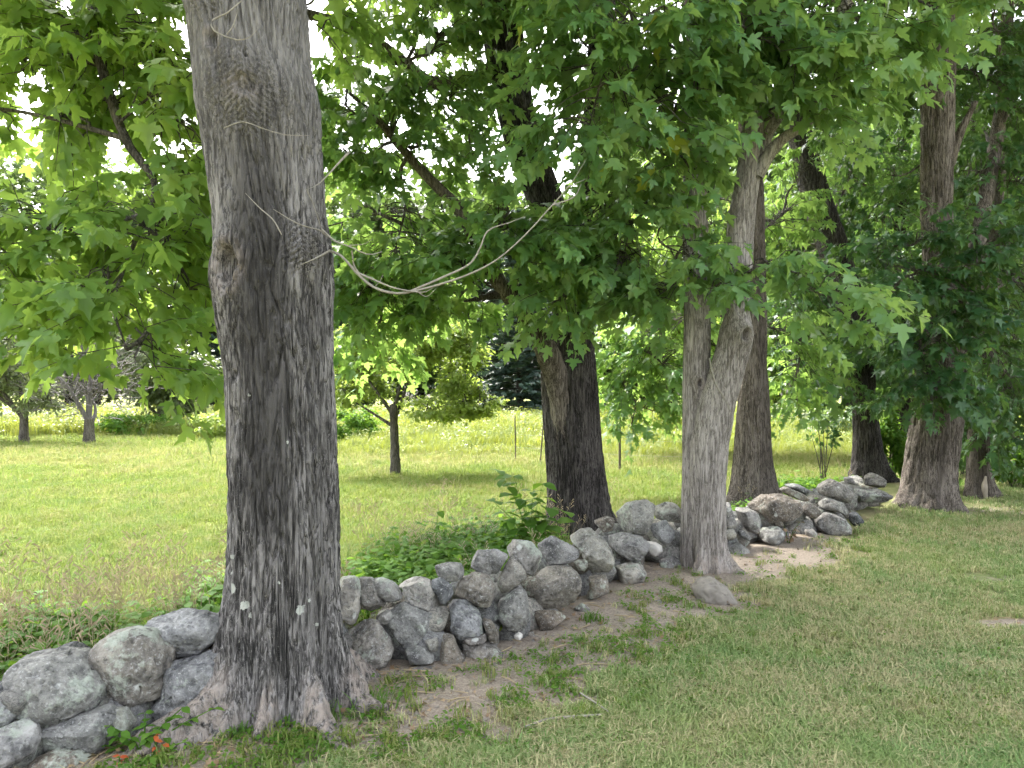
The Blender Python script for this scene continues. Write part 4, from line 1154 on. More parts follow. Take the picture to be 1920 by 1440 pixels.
CROPS = [
 (0, 1000, 700 / 1920, [
  [(60,690),(110,630),(250,602),(400,612),(480,680),(562,780),(540,855),(450,920),(250,978),(130,950),(90,850)],
  [(445,630),(560,510),(660,480),(790,500),(870,600),(880,700),(850,820),(770,910),(700,905),(560,850),(565,780),(500,690)],
  [(740,450),(920,395),(1050,400),(1150,440),(1170,520),(1060,600),(930,630),(880,590),(800,500)],
  [(870,660),(1000,640),(1130,590),(1155,700),(1110,850),(960,970),(850,960),(780,900),(850,820)],
  [(-150,800),(0,770),(60,810),(110,920),(60,990),(-80,1010),(-180,950)],
  [(-120,1040),(0,1000),(100,960),(170,1000),(190,1080),(150,1190),(0,1260),(-150,1200)],
  [(190,1000),(330,960),(480,910),(560,890),(600,950),(560,1080),(520,1120),(380,1130),(210,1090)],
  [(150,1180),(260,1120),(390,1130),(480,1190),(420,1300),(200,1300)],
  [(730,1160),(800,1110),(900,1140),(930,1200),(900,1280),(740,1270)],
  [(560,900),(640,900),(690,980),(630,1060),(560,1070)],
  [(1110,380),(1200,330),(1270,420),(1220,560),(1130,540)],
  [(830,970),(960,975),(1080,930),(1020,1050),(860,1050)],
  [(-420,900),(-250,840),(-140,900),(-160,1050),(-380,1090)],
 ]),
 (620, 1000, 360 / 1728, [
  [(60,400),(240,380),(270,500),(260,680),(230,820),(110,860),(70,700)],
  [(240,390),(380,400),(450,560),(500,660),(400,700),(280,680),(240,520)],
  [(350,420),(450,390),(600,450),(665,510),(640,600),(530,620),(430,570)],
  [(540,400),(630,360),(780,380),(900,430),(960,580),(1000,720),(900,690),(780,640),(680,590),(650,480)],
  [(870,430),(990,395),(1100,480),(1110,570),(1050,640),(1000,640),(960,560)],
  [(110,890),(280,780),(420,790),(530,940),(570,1080),(520,1190),(380,1240),(250,1230),(170,1130)],
  [(480,740),(650,610),(800,680),(990,760),(980,890),(880,960),(790,1000),(740,1040),(600,1040),(530,900)],
  [(390,760),(520,680),(570,740),(510,830),(450,840)],
  [(620,1050),(760,1020),(900,1040),(940,1130),(900,1190),(720,1190)],
  [(690,1210),(830,1195),(970,1220),(960,1280),(800,1280)],
  [(970,920),(1030,870),(1090,900),(1150,1040),(1220,1140),(1190,1270),(1090,1290),(990,1260),(970,1100)],
  [(1010,640),(1100,600),(1230,600),(1340,720),(1380,840),(1420,900),(1300,930),(1160,950),(1080,880),(1020,780)],
  [(1350,760),(1440,780),(1510,880),(1520,990),(1440,1000),(1400,880)],
  [(1150,1010),(1320,980),(1480,1010),(1600,1130),(1560,1200),(1420,1220),(1250,1140)],
  [(1150,420),(1300,350),(1420,370),(1500,480),(1520,620),(1460,690),(1340,710),(1200,600),(1110,540)],
  [(920,290),(1060,260),(1200,270),(1240,350),(1180,420),(1060,440),(960,380)],
  [(1150,950),(1300,920),(1420,910),(1430,970),(1180,1000)],
  [(830,960),(960,930),(980,1050),(900,1060)],
 ]),
 (900, 880, 400 / 1694, [
  [(-110,680),(0,640),(140,635),(230,690),(140,830),(0,830),(-80,760)],
  [(140,870),(250,670),(360,800),(370,860),(300,930),(180,1000),(130,890)],
  [(150,600),(250,555),(400,570),(500,680),(500,790),(420,880),(370,850),(290,720),(200,650)],
  [(440,600),(570,530),(700,590),(790,650),(780,710),(680,750),(540,755),(490,680)],
  [(360,940),(480,800),(560,765),(730,770),(830,860),(860,950),(800,1040),(650,1100),(530,1110),(430,1070)],
  [(150,1050),(310,920),(390,990),(420,1130),(410,1230),(330,1290),(210,1270),(140,1190)],
  [(700,540),(780,480),(880,455),(960,530),(1040,640),(1080,740),(1030,820),(920,830),(840,760),(800,650)],
  [(420,1130),(540,1120),(690,1140),(680,1250),(600,1300),(470,1280)],
  [(860,850),(1040,830),(1040,960),(950,1010),(830,1050),(870,950)],
  [(970,540),(1130,500),(1300,540),(1390,640),(1340,700),(1220,740),(1080,660)],
  [(1060,780),(1200,740),(1310,760),(1330,860),(1240,940),(1120,900),(1060,860)],
  [(1060,350),(1180,260),(1320,240),(1390,280),(1370,400),(1320,520),(1230,520),(1080,500)],
  [(890,410),(1010,370),(1070,390),(1080,490),(960,500)],
  [(1330,450),(1470,395),(1540,480),(1550,560),(1480,610),(1380,540)],
  [(1370,300),(1480,260),(1620,280),(1620,420),(1400,420)],
  [(1420,720),(1560,690),(1610,770),(1560,830),(1440,820)],
  [(1320,560),(1430,560),(1450,650),(1380,700),(1310,620)],
  [(750,1100),(810,1060),(880,1110),(840,1170),(760,1150)],
  [(840,1260),(890,1230),(930,1270),(890,1310),(845,1300)],
  [(270,1320),(310,1290),(350,1320),(310,1360),(275,1350)],
  [(1470,910),(1530,870),(1600,940),(1540,955),(1480,945)],
  [(380,1300),(420,1285),(440,1320),(400,1335)],
  [(730,720),(850,720),(860,800),(790,800)],
  [(1360,1060),(1440,1030),(1540,1120),(1440,1150)],
  [(400,1360),(440,1345),(470,1385),(420,1400)],
  [(980,1110),(1050,1090),(1100,1140),(1030,1170)],
  [(520,1130),(600,1110),(660,1150),(590,1190)],
 ]),
 (1320, 880, 380 / 1920, [
  [(60,330),(280,310),(310,450),(310,560),(80,560)],
  [(290,340),(400,360),(520,430),(580,560),(520,620),(420,590),(340,500)],
  [(400,350),(560,240),(740,230),(880,280),(930,360),(920,480),(740,520),(600,520),(540,420)],
  [(700,190),(780,160),(950,240),(1020,290),(960,310),(840,270)],
  [(150,570),(280,560),(330,640),(300,670),(150,660)],
  [(180,700),(330,690),(430,770),(390,850),(260,870),(180,830)],
  [(320,580),(380,575),(450,650),(420,680),(340,640)],
  [(560,560),(700,540),(800,620),(770,700),(640,720),(480,650)],
  [(960,570),(1040,570),(1110,660),(1100,710),(980,700)],
  [(1050,480),(1150,410),(1290,420),(1370,530),(1420,640),(1340,690),(1180,640),(1060,550)],
  [(940,320),(1040,330),(1110,410),(1050,470),(950,430)],
  [(1070,320),(1170,270),(1280,300),(1390,390),(1380,440),(1240,400),(1110,370)],
  [(1380,400),(1430,390),(1510,490),(1450,560),(1390,500)],
  [(1070,160),(1200,80),(1290,130),(1400,200),(1440,280),(1360,330),(1220,280),(1100,240)],
  [(1430,180),(1560,200),(1700,180),(1800,220),(1790,290),(1600,320),(1450,300)],
  [(1520,70),(1590,20),(1700,90),(1760,150),(1660,190),(1530,150)],
  [(1320,60),(1400,80),(1440,150),(1340,140)],
  [(740,130),(870,130),(1000,200),(1090,260),(960,250),(840,190)],
  [(640,470),(720,460),(760,540),(680,560)],
 ]),
]
sd = 500
M['quartz'] = flat_mat("pale_quartz", (0.44, 0.42, 0.39), 0.8, 0.35, 16)
for cx0, cy0, ks, stones in CROPS:
    for pts in stones:
        sd += 1
        so = add_stone([(cx0 + x * ks, cy0 + y * ks) for x, y in pts], sd, planes=2 if cx0 == 0 else 6)
        if sd in (509, 551, 548):      # pale quartz stones
            so.data.materials[0] = M['quartz']
# hearting and back face of the wall, seen only through the gaps
r = np.random.default_rng(90)
seg_len = 0
cum = [0]
for a, b in zip(WL[:-1], WL[1:]): cum.append(cum[-1] + np.linalg.norm(b - a))
cum = np.array(cum)
fill_meshes = []
for k in range(6):
    a = np.linspace(-np.pi, np.pi, 9)[:-1]
    fill_meshes.append(stone_mesh("stone", np.column_stack([np.cos(a), 0.7 * np.sin(a)]) * r.uniform(0.8, 1.15, (8, 1)), 0.85, 700 + k, 3))
s = cum[1]
while s < cum[13]:
    x = np.interp(s, cum, WL[:, 0]); y = np.interp(s, cum, WL[:, 1])
    x2 = np.interp(s + 0.1, cum, WL[:, 0]); y2 = np.interp(s + 0.1, cum, WL[:, 1])
    t = np.array([x2 - x, y2 - y]); t /= np.linalg.norm(t)
    nrm = np.array([-t[1], t[0]])
    for (o_, z_, sc_) in ((0.34, 0.10, 0.20), (0.52, 0.26, 0.17), (0.72, 0.10, 0.20), (0.30, 0.24, 0.13)):
        c = np.array([x, y]) + nrm * (o_ + r.uniform(-0.05, 0.05)) + t * r.uniform(-0.1, 0.1)
        if any(np.hypot(c[0] - T_.location.x, c[1] - T_.location.y) < 0.42 for T_ in (t1, t2, t4)): continue
        o = bpy.data.objects.new("stone", fill_meshes[r.integers(0, 6)])
        col.objects.link(o)
        o.parent = wall
        o.matrix_parent_inverse = Matrix.Translation(wall.location).inverted()
        o.location = (c[0], c[1], z_ + r.uniform(-0.03, 0.03))
        o.rotation_euler = (r.uniform(-0.3, 0.3), r.uniform(-0.3, 0.3), r.uniform(0, 6.28))
        q = sc_ * r.uniform(0.85, 1.15)
        o.scale = (q, q, q)
    s += 0.27
bo = add_stone([(1297,1104),(1308,1086),(1332,1080),(1360,1098),(1386,1132),(1350,1143),(1305,1130)], 907, planes=0, parent=None, name="boulder")
bo.data.materials[0] = flat_mat("boulder_stone", (0.215, 0.195, 0.17), 0.9, 0.3, 14)
tag(bo, "smooth grey boulder lying alone on the lawn at the foot of the twin-stemmed maple", "boulder")

# ================================================================== ORCHARD AND FIELD BEHIND
def orchard_crown(c, rad, n, size, shape, mat, seed, flat=0.75, clump=17):
    r = np.random.default_rng(seed)
    cc = r.normal(0, 1, (clump, 3)); cc /= np.linalg.norm(cc, axis=1)[:, None]
    cc *= (r.uniform(0.25, 1, clump) ** 0.5)[:, None]
    cc = c + cc * np.array(rad) * 0.82
    k = r.integers(0, clump, n)
    p = cc[k] + r.normal(0, 1, (n, 3)) * np.array(rad) * np.array([0.17, 0.17, 0.13])
    d = p - c + r.normal(0, 0.6, (n, 3)); d[:, 2] = d[:, 2] * 0.4 - 0.2
    R = frames(d, np.array([0, 0, 1.0]) + r.normal(0, 0.6, (n, 3)))
    return leaves_mesh("crown", p, R, size * r.uniform(0.6, 1.3, n), shape, mat), cc

def orchard_tree(x, ybase, label, crown_px, mat, seed, n=5000, size=0.09, tr=0.11, shape='oval', fork=0.35, lean=0, bare=False, barkm='limb', name="apple_tree", group="orchard trees in the field", limbs=True):
    d = EYE * F / (ybase - HOR)
    X = (x - 960) / F * d
    t = thing(name, (X, d, 0), label, "tree", group)
    r = np.random.default_rng(seed)
    mb, mbt = MB(), MB()
    centre = np.zeros(3); allc = []
    for j, (cx, cy, rx, ry) in enumerate(crown_px):
        c = P(cx, cy, d)
        me, cc = orchard_crown(c, (rx / F * d, rx / F * d * 0.85, ry / F * d), int(1.0 * n * rx * ry / sum(a[2] * a[3] for a in crown_px)), size, shape, mat, seed + j)
        if not bare:
            link("crown", me, t)["kind"] = "stuff"
        allc.append((c, cc))
    zf = fork * (allc[0][0][2])
    tube(mbt, [(X, d, -0.1), (X + lean * 0.4, d, zf * 0.5), (X + lean, d, zf * 1.1)], [tr * 1.35, tr, tr * 0.85], 12, 26, 0.12, seed)
    link("trunk", mbt.mesh("trunk", M[barkm]), t)
    A = np.array([X + lean, d, zf])
    every = np.concatenate([cc for c, cc in allc])
    order = list(range(len(every))); r.shuffle(order)
    paths = []
    for qn, kq in enumerate(order):
        q = every[kq]
        if qn < 4:
            a_ = A + np.array([0, 0, -0.25 * zf * r.uniform(0, 1)])
            r0 = tr * 0.5
        else:
            pp = np.concatenate([p_[3:9] for p_ in paths])
            a_ = pp[np.argmin(np.linalg.norm(pp - q, axis=1))]
            r0 = tr * 0.2
        m = (a_ + q) / 2 + r.normal(0, 0.16, 3) * np.linalg.norm(q - a_) * 0.5 + np.array([0, 0, 0.08])
        paths.append(tube(mb, [a_, m, q], [r0, r0 * 0.6, 0.008], 6, 11, 0.1, seed))
    if bare:
        for c, cc in allc:
            ext = np.array([b for b in cc])
            span = np.array([crown_px[0][2] / F * d, crown_px[0][2] / F * d * 0.8, crown_px[0][3] / F * d])
            for k in range(420):
                p = ext[r.integers(0, len(ext))] + r.normal(0, 0.32, 3) * span
                h = (p - A); h = h / np.linalg.norm(h) * r.uniform(0.3, 0.9) + r.normal(0, 0.3, 3)
                h[2] -= r.uniform(0, 0.4)
                tube(mb, [p, p + h * 0.5 + r.normal(0, 0.06, 3), p + h], [0.016, 0.012, 0.005], 3, 5)
    if bare:
        link("bare_twigs", mb.mesh("bare_twigs", M['twig_grey']), t)
    elif limbs:
        link("branches", mb.mesh("branches", M['limb']), t)
    return t
M['twig_grey'] = flat_mat("grey_twigs", (0.125, 0.115, 0.112), 0.9, 0.25, 10)

orchard_tree(45, 832, "pale green apple tree at the left edge of the field", [(15, 670, 100, 95), (70, 735, 60, 45), (-60, 690, 90, 90)], M['leaf_sage'], 301, size=0.13, n=12000, tr=0.13)
orchard_tree(167, 834, "grey leafless twiggy apple tree beside the pale green one", [(155, 705, 85, 62)], M['leaf_sage'], 302, bare=True, tr=0.16)
orchard_tree(300, 815, "rounded pale green apple tree farther back, left of the thick grey maple", [(310, 690, 95, 95), (240, 630, 80, 80), (345, 740, 60, 45)], M['leaf_sage'], 303, n=14000, size=0.17, tr=0.12)
orchard_tree(742, 892, "small leafy fruit tree with slim trunk standing alone in the field", [(755, 650, 105, 75), (860, 680, 65, 85), (668, 720, 65, 65), (810, 765, 95, 32), (895, 755, 45, 35), (645, 650, 50, 45)], M['leaf_apple'], 304, n=15000, size=0.095, tr=0.085, lean=-0.05, fork=0.5)

# far wood: each tree its own, copies share their meshes
def wood_tree(kind, seed):
    r = np.random.default_rng(seed)
    root = bpy.data.objects.new("forest_tree" if kind == 'leafy' else "pine_tree", None)
    mbt = MB()
    if kind == 'leafy':
        H = 14.0
        tube(mbt, [(0, 0, -0.3), (0.1, 0, 4), (0, 0.1, 9)], [0.3, 0.22, 0.1], 8, 14, 0.1, seed)
        n = 5200
        cl = 60
        cc = r.normal(0, 1, (cl, 3)); cc /= np.linalg.norm(cc, axis=1)[:, None]
        cc *= (r.uniform(0.3, 1, cl) ** 0.45)[:, None]
        cc = np.array([0, 0, 7.4]) + cc * np.array([4.0, 4.0, 6.4])
        k = r.integers(0, cl, n)
        p = cc[k] + r.normal(0, 1, (n, 3)) * np.array([0.75, 0.75, 0.5])
        d = p - np.array([0, 0, 6.0]) + r.normal(0, 2, (n, 3)); d[:, 2] *= 0.3
        R = frames(d, np.array([0, 0, 1.0]) + r.normal(0, 0.6, (n, 3)))
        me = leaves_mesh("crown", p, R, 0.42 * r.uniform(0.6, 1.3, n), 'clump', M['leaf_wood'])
        for q in cc[:24]:
            tube(mbt, [(0, 0, min(8, q[2] * 0.6)), (q * np.array([0.5, 0.5, 1]) + np.array([0, 0, -0.6])), q], [0.09, 0.05, 0.02], 5, 7)
    else:
        H = 16.0
        tube(mbt, [(0, 0, -0.3), (0, 0, 8), (0, 0, H)], [0.28, 0.18, 0.03], 8, 12)
        P_, D_ = [], []
        z = 0.8
        while z < H:
            L = 3.3 * (1 - z / H) ** 0.8 + 0.3
            nb = 6
            for k in range(nb):
                a = k / nb * 6.283 + r.uniform(0, 1)
                l = L * r.uniform(0.7, 1.15)
                m = int(14 + 26 * l / 3)
                t = r.uniform(0.15, 1, m)
                base = np.column_stack([np.cos(a) * l * t, np.sin(a) * l * t, z + 0.25 * l * t - 0.35 * l * t * t])
                base += r.normal(0, 1, (m, 3)) * np.column_stack([0.18 + 0.1 * t, 0.18 + 0.1 * t, 0.10 + 0 * t])
                P_.append(base)
                an = a + r.normal(0, 0.7, m)
                D_.append(np.column_stack([np.cos(an), np.sin(an), r.uniform(-0.2, 0.35, m)]))
                tube(mbt, [(0, 0, z), (np.cos(a) * l, np.sin(a) * l, z - 0.1 * l)], [0.05, 0.01], 4, 4)
            z += r.uniform(0.5, 0.75)
        p, d = np.concatenate(P_), np.concatenate(D_)
        R = frames(d, np.array([0, 0, 1.0]) + r.normal(0, 0.4, p.shape))
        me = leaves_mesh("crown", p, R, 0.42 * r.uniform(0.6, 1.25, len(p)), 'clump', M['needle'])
    return root.name.split('.')[0], mbt.mesh("trunk", M['bark_dark']), me

kinds = {'leafy': [wood_tree('leafy', s_) for s_ in (401, 402, 403)], 'pine': [wood_tree('pine', s_) for s_ in (411, 412)]}
def place_wood(kind, v, x, d, h, label, group, wide=1.0):
    nm, tm, cm = kinds[kind][v]
    H = 14.0 if kind == 'leafy' else 16.0
    t = thing(nm, ((x - 960) / F * d, d, 0), label, "tree", group)
    k = h / H
    for n_, m_ in (("trunk", tm), ("crown", cm)):
        o = bpy.data.objects.new(n_, m_)
        col.objects.link(o)
        o.parent = t
        if n_ == "crown": o["kind"] = "stuff"
    t.scale = (k * wide, k * wide, k)
    t.rotation_euler = (0, 0, (x * 7.3) % 6.28)
    return t
FW = "trees of the far wood"
for i, (x, d, h, lab) in enumerate([
    (975, 40, 11.5, "dark blue-green pine between the small fruit tree and the dark forked maple"),
    (905, 46, 13.0, "dark pine behind the small fruit tree's right side"),
    (1055, 44, 12.0, "dark pine directly behind the dark forked maple"),
    (400, 52, 13.0, "dark pine just left of the thick grey maple's trunk"),
    (640, 50, 12.0, "dark pine just right of the thick grey maple's trunk, far back")]):
    place_wood('pine', i % 2, x, d, h, lab, "pines of the far wood", 1.15)
for i, (x, d, h, w) in enumerate([(-60, 58, 15, 1.2), (60, 62, 14, 1.2), (180, 60, 15, 1.2), (290, 64, 15, 1.2), (480, 60, 16, 1.2), (570, 62, 15, 1.2), (690, 60, 14.5, 1.2), (790, 64, 14, 1.2), (860, 60, 13.5, 1.2), (1010, 62, 13.5, 1.2),
                                  (1130, 58, 14, 1.2), (1210, 60, 16, 1.2), (1300, 56, 17, 1.2), (1400, 54, 18, 1.2), (1490, 52, 17, 1.2), (1590, 50, 18, 1.2), (1700, 48, 18, 1.2), (1800, 46, 18, 1.2), (1900, 44, 18, 1.2), (2010, 42, 18, 1.2)]):
    wh = ["at the left picture edge", "behind the pale green apple tree", "behind the grey twiggy apple tree", "behind the rounded pale apple tree", "behind the thick grey maple's left edge", "hidden mostly by the thick grey maple",
          "behind the small fruit tree's left side", "behind the small fruit tree's middle", "behind the small fruit tree's right boughs", "left of the dark forked maple's trunk", "right of the dark forked maple's trunk", "between forked maple and twin stems",
          "behind the pale twin stems", "behind the brown half-hidden maple", "right of the brown half-hidden maple", "left of the black leaning maple", "behind the black leaning maple's right side", "behind the stout brown maple", "behind the right edge boughs", "beyond the right picture edge"][i]
    place_wood('leafy', i % 3, x, d, h, "green leafy tree of the far wood " + wh, FW, w)

for i, (x, d, h, where) in enumerate([(-20, 70, 22, "left edge"), (130, 72, 23, "grey twiggy apple tree"), (350, 70, 22, "thick grey maple's left side"), (440, 74, 22, "thick grey maple's trunk"), (640, 70, 21, "fruit tree's left boughs"), (745, 74, 21, "fruit tree's trunk"),
                                      (840, 70, 20, "fruit tree's right boughs"), (930, 76, 21, "dark pines"), (1090, 70, 21, "dark forked maple"), (1180, 66, 22, "gap right of the forked maple"), (1260, 66, 24, "pale twin stems' left side"), (1360, 64, 25, "pale twin stems' right side"), (1450, 62, 25, "brown half-hidden maple"), (1540, 60, 25, "black leaning maple")]):
    place_wood('leafy', (i + 1) % 3, x, d, h * 1.12, "tall tree of the wood's hindmost row behind the " + where, FW, 0.95)

# shrubs: far hedge-like bushes at the field's edge and near shrubs by the wall
def shrub(x, d, rx, ry, label, mat, seed, n, size, shape='oval', cy=None, z=None, group=None, name="shrub"):
    X = (x - 960) / F * d
    t = thing(name, (X, d, 0), label, "shrub", group)
    r = np.random.default_rng(seed)
    rxm, rzm = rx / F * d, ry / F * d
    zc = z if z is not None else rzm * 0.85
    c = np.array([X, d, zc])
    me, cc = orchard_crown(c, (rxm, rxm * 0.8, rzm), n, size, shape, mat, seed, clump=18)
    link("foliage", me, t)["kind"] = "stuff"
    mb = MB()
    for q in cc[:7]:
        tube(mb, [(X + r.normal(0, 0.05), d + r.normal(0, 0.05), -0.05), ((X + q[0]) / 2, (d + q[1]) / 2, q[2] * 0.6), q], [0.011, 0.008, 0.003], 4, 6)
    link("stems", mb.mesh("stems", M['limb']), t)
    return t
FE = "bushes along the far edge of the field"
shrub(250, 28, 65, 26, "low bright green bush right of the grey twiggy apple tree", M['leaf_weed'], 601, 1600, 0.16, group=FE)
shrub(400, 26, 45, 30, "pale green bush at the left side of the thick grey trunk", M['leaf_apple'], 602, 1400, 0.14, group=FE)
shrub(665, 24, 50, 42, "leafy green bush at the right side of the thick grey trunk", M['leaf_weed'], 603, 1800, 0.14, group=FE)
shrub(1000, 38, 70, 16, "low dark bush under the pine beside the dark forked maple", M['leaf_wood'], 604, 1000, 0.22, group=FE)
shrub(1500, 30, 80, 34, "grey-green bush at the field edge between the brown and black maples", M['leaf_sage'], 605, 1600, 0.18, group=FE)
shrub(1580, 26, 70, 40, "green bush left of the black leaning maple's trunk", M['leaf_wood'], 606, 1600, 0.16, group=FE)
shrub(1672, 13.6, 26, 90, "tall narrow leafy shrub between the black leaning maple and stout brown maple", M['leaf_weed'], 607, 1500, 0.10, group="shrubs along the wall line")
shrub(1545, 12.4, 34, 30, "thin sprig of shrub with small leaves against the bright field", M['leaf_c'], 608, 130, 0.09, z=0.95, group="shrubs along the wall line")
shrub(1500, 11.2, 70, 16, "low ground shrub behind the far end of the stone wall", M['leaf_weed'], 609, 1200, 0.08, group="shrubs along the wall line", z=0.22)
shrub(1900, 13, 60, 45, "sunlit bright shrub at the right picture edge beyond the slim trunk", M['leaf_weed'], 610, 1800, 0.10, group="shrubs along the wall line")
shrub(1800, 14.5, 60, 90, "dark shrub filling the gap between the stout maple and the slim trunk", M['leaf_c'], 611, 2200, 0.12, group="shrubs along the wall line")

# wire fence in the field
fence = thing("wire_fence", ((1060 - 960) / F * 16, 16.5, 0), "thin wire fence with slim posts crossing the field behind the dark forked maple", "fence")
fp = [(967, 17.5), (1012, 16.8), (1162, 15.3), (1330, 14.8)]
pts_f = []
for i, (x, d) in enumerate(fp):
    X = (x - 960) / F * d
    mb = MB()
    lean = [-0.02, 0.10, 0.0, 0.03][i]
    tube(mb, [(X, d, -0.1), (X + lean * 0.5, d, 0.55), (X + lean, d, 1.1 if i != 2 else 1.0)], [0.016, 0.016, 0.014] if i != 2 else [0.028, 0.026, 0.024], 8, 8, 0.1, i)
    link("post", mb.mesh("post", M['post']), fence)
    pts_f.append((X, d))
for z_ in (0.35, 0.65, 0.95):
    mb = MB()
    tube(mb, [(x, y, z_ + 0.02 * math.sin(x * 3)) for x, y in pts_f], [0.0018], 4, 30)
    link("wire", mb.mesh("wire", M['wire']), fence)

# ================================================================== GRASS AND WEEDS (instanced stuff)
def tuft(name, mat, n, h0, h1, spread, w, bend, seed):
    r = np.random.default_rng(seed)
    mb = MB()
    for k in range(n):
        b = np.array([r.normal(0, spread), r.normal(0, spread), 0])
        a = r.uniform(0, 6.283)
        h = r.uniform(h0, h1)
        dx = np.array([math.cos(a), math.sin(a), 0])
        sd_ = np.array([-math.sin(a), math.cos(a), 0]) * w * r.uniform(0.7, 1.2)
        k1 = bend * r.uniform(0.1, 0.6); k2 = bend * r.uniform(0.4, 1.3)
        p1 = b + dx * h * k1 * 0.45 + np.array([0, 0, h * 0.6])
        p2 = b + dx * h * k2 + np.array([0, 0, h * max(0.55, 1 - 0.3 * k2)])
        mb.add([b - sd_, b + sd_, p1 + sd_ * 0.8, p1 - sd_ * 0.8, p2], [(0, 1, 2), (0, 2, 3), (3, 2, 4)])
    return proto(name, mb.mesh(name, mat, smooth=False))

def seedhead(name, seed):
    """tall dry meadow grass with seed heads"""
    r = np.random.default_rng(seed)
    mb = MB()
    for k in range(5):
        a = r.uniform(0, 6.28); h = r.uniform(0.3, 0.6)
        b = np.array([r.normal(0, 0.05), r.normal(0, 0.05), 0])
        e = b + np.array([math.cos(a) * h * 0.25, math.sin(a) * h * 0.25, h])
        tube(mb, [b, (b + e) / 2 + np.array([0, 0, 0.03]), e], [0.0016, 0.0014, 0.001], 3, 4)
        for q in range(5):
            c = e + np.array([0, 0, -0.02 * q]); an = r.uniform(0, 6.28)
            d = np.array([math.cos(an) * 0.03, math.sin(an) * 0.03, 0.025])
            mb.add([c, c + d + np.array([0, 0, 0.012]), c + d * 1.3], [(0, 1, 2)])
    return proto(name, mb.mesh(name, M['stalk'], smooth=False))

def weed(name, mat, n, size, h, seed, shape='oval'):
    r = np.random.default_rng(seed)
    p = np.column_stack([r.normal(0, size * 1.2, n), r.normal(0, size * 1.2, n), r.uniform(0.2, 1, n) * h])
    a = np.arctan2(p[:, 1], p[:, 0]) + r.normal(0, 0.8, n)
    d = np.column_stack([np.cos(a), np.sin(a), r.uniform(-0.4, 0.5, n)])
    R = frames(d, np.array([0, 0, 1.0]) + r.normal(0, 0.35, (n, 3)))
    return proto(name, leaves_mesh(name, p, R, size * r.uniform(0.6, 1.3, n), shape, mat))

def put(name, x, y, scl, protos, weights=None, tilt=0.12, r=rng, dz=0.0):
    n = len(x)
    idx = r.choice(len(protos), n, p=weights)
    rot = np.column_stack([r.normal(0, tilt, n), r.normal(0, tilt, n), r.uniform(0, 6.283, n)])
    o = scatter(name, np.column_stack([x, y, gh(x, y) + dz]), rot, scl, idx, protos)
    o["kind"] = "stuff"
    return o

def frustum_pts(n, y0, y1, power=1.0, pad=0.5):
    """points over the visible ground, denser towards the camera"""
    u = rng.uniform(0, 1, n)
    y = (y0 ** -power + u * (y1 ** -power - y0 ** -power)) ** (-1 / power)
    x = rng.uniform(-1, 1, n) * (0.72 * y + pad)
    return x, y

def dn(x, y, k=0.4, seed=0):
    return fbm(np.column_stack([x / k, y / k, 0 * x]), 3, seed)

x, y = frustum_pts(110000, 2.6, 26, 0.9)
s = wall_side(x, y)
dm = dirt_amount(x, y) + (dn(x, y, 0.25, 9) - 0.5) * 0.9
keep = (s > 0.04) & (rng.uniform(0, 1, len(x)) > np.clip(sstep(0.25, 0.62, dm), 0, 0.975)) & (dn(x, y, 0.5, 12) > 0.17)
x, y = x[keep], y[keep]
lg = put("lawn_grass", x, y, rng.uniform(0.6, 1.2, len(x)) * (1 + np.clip((y - 6) / 14, 0, 1.2)),
         [tuft("lt%d" % k, M['lawn'], 14, 0.025, 0.062, 0.024, 0.0028, 0.9, 800 + k) for k in range(5)])
tag(lg, "short mown lawn grass in the shade of the maples")

x, y = frustum_pts(110000, 3.2, 34, 0.8, 1.0)
s = wall_side(x, y)
keep = (s < -0.55) & (dn(x, y, 0.7, 14) > 0.17)
x, y = x[keep], y[keep]
fg = put("field_grass", x, y, rng.uniform(0.7, 1.3, len(x)) * (1 + np.clip((y - 8) / 10, 0, 2.0)),
         [tuft("ft%d" % k, M['fieldblade'], 14, 0.035, 0.085, 0.032, 0.0028, 0.9, 820 + k) for k in range(5)])
tag(fg, "sunlit yellow-green field grass behind the wall")

# rougher meadow fringe behind the wall
x, y = frustum_pts(60000, 2.8, 13, 1.0, 1.0)
s = wall_side(x, y)
pr = np.exp(-((s + 1.6) / 0.9) ** 2) * sstep(0.38, 0.55, dn(x, y, 0.6, 15)) * np.where(x < -0.6, 1.0, 0.4)
keep = (s < -0.55) & (rng.uniform(0, 1, len(x)) < pr)
x, y = x[keep], y[keep]
mg = put("meadow_fringe", x, y, rng.uniform(0.6, 1.25, len(x)),
         [tuft("mt%d" % k, M['meadow'], 12, 0.12, 0.30, 0.04, 0.0024, 0.7, 840 + k) for k in range(4)] + [seedhead("sh%d" % k, 850 + k) for k in range(2)], [0.235] * 4 + [0.03] * 2, 0.16)
tag(mg, "unmown tall dry grass fringe behind the wall")

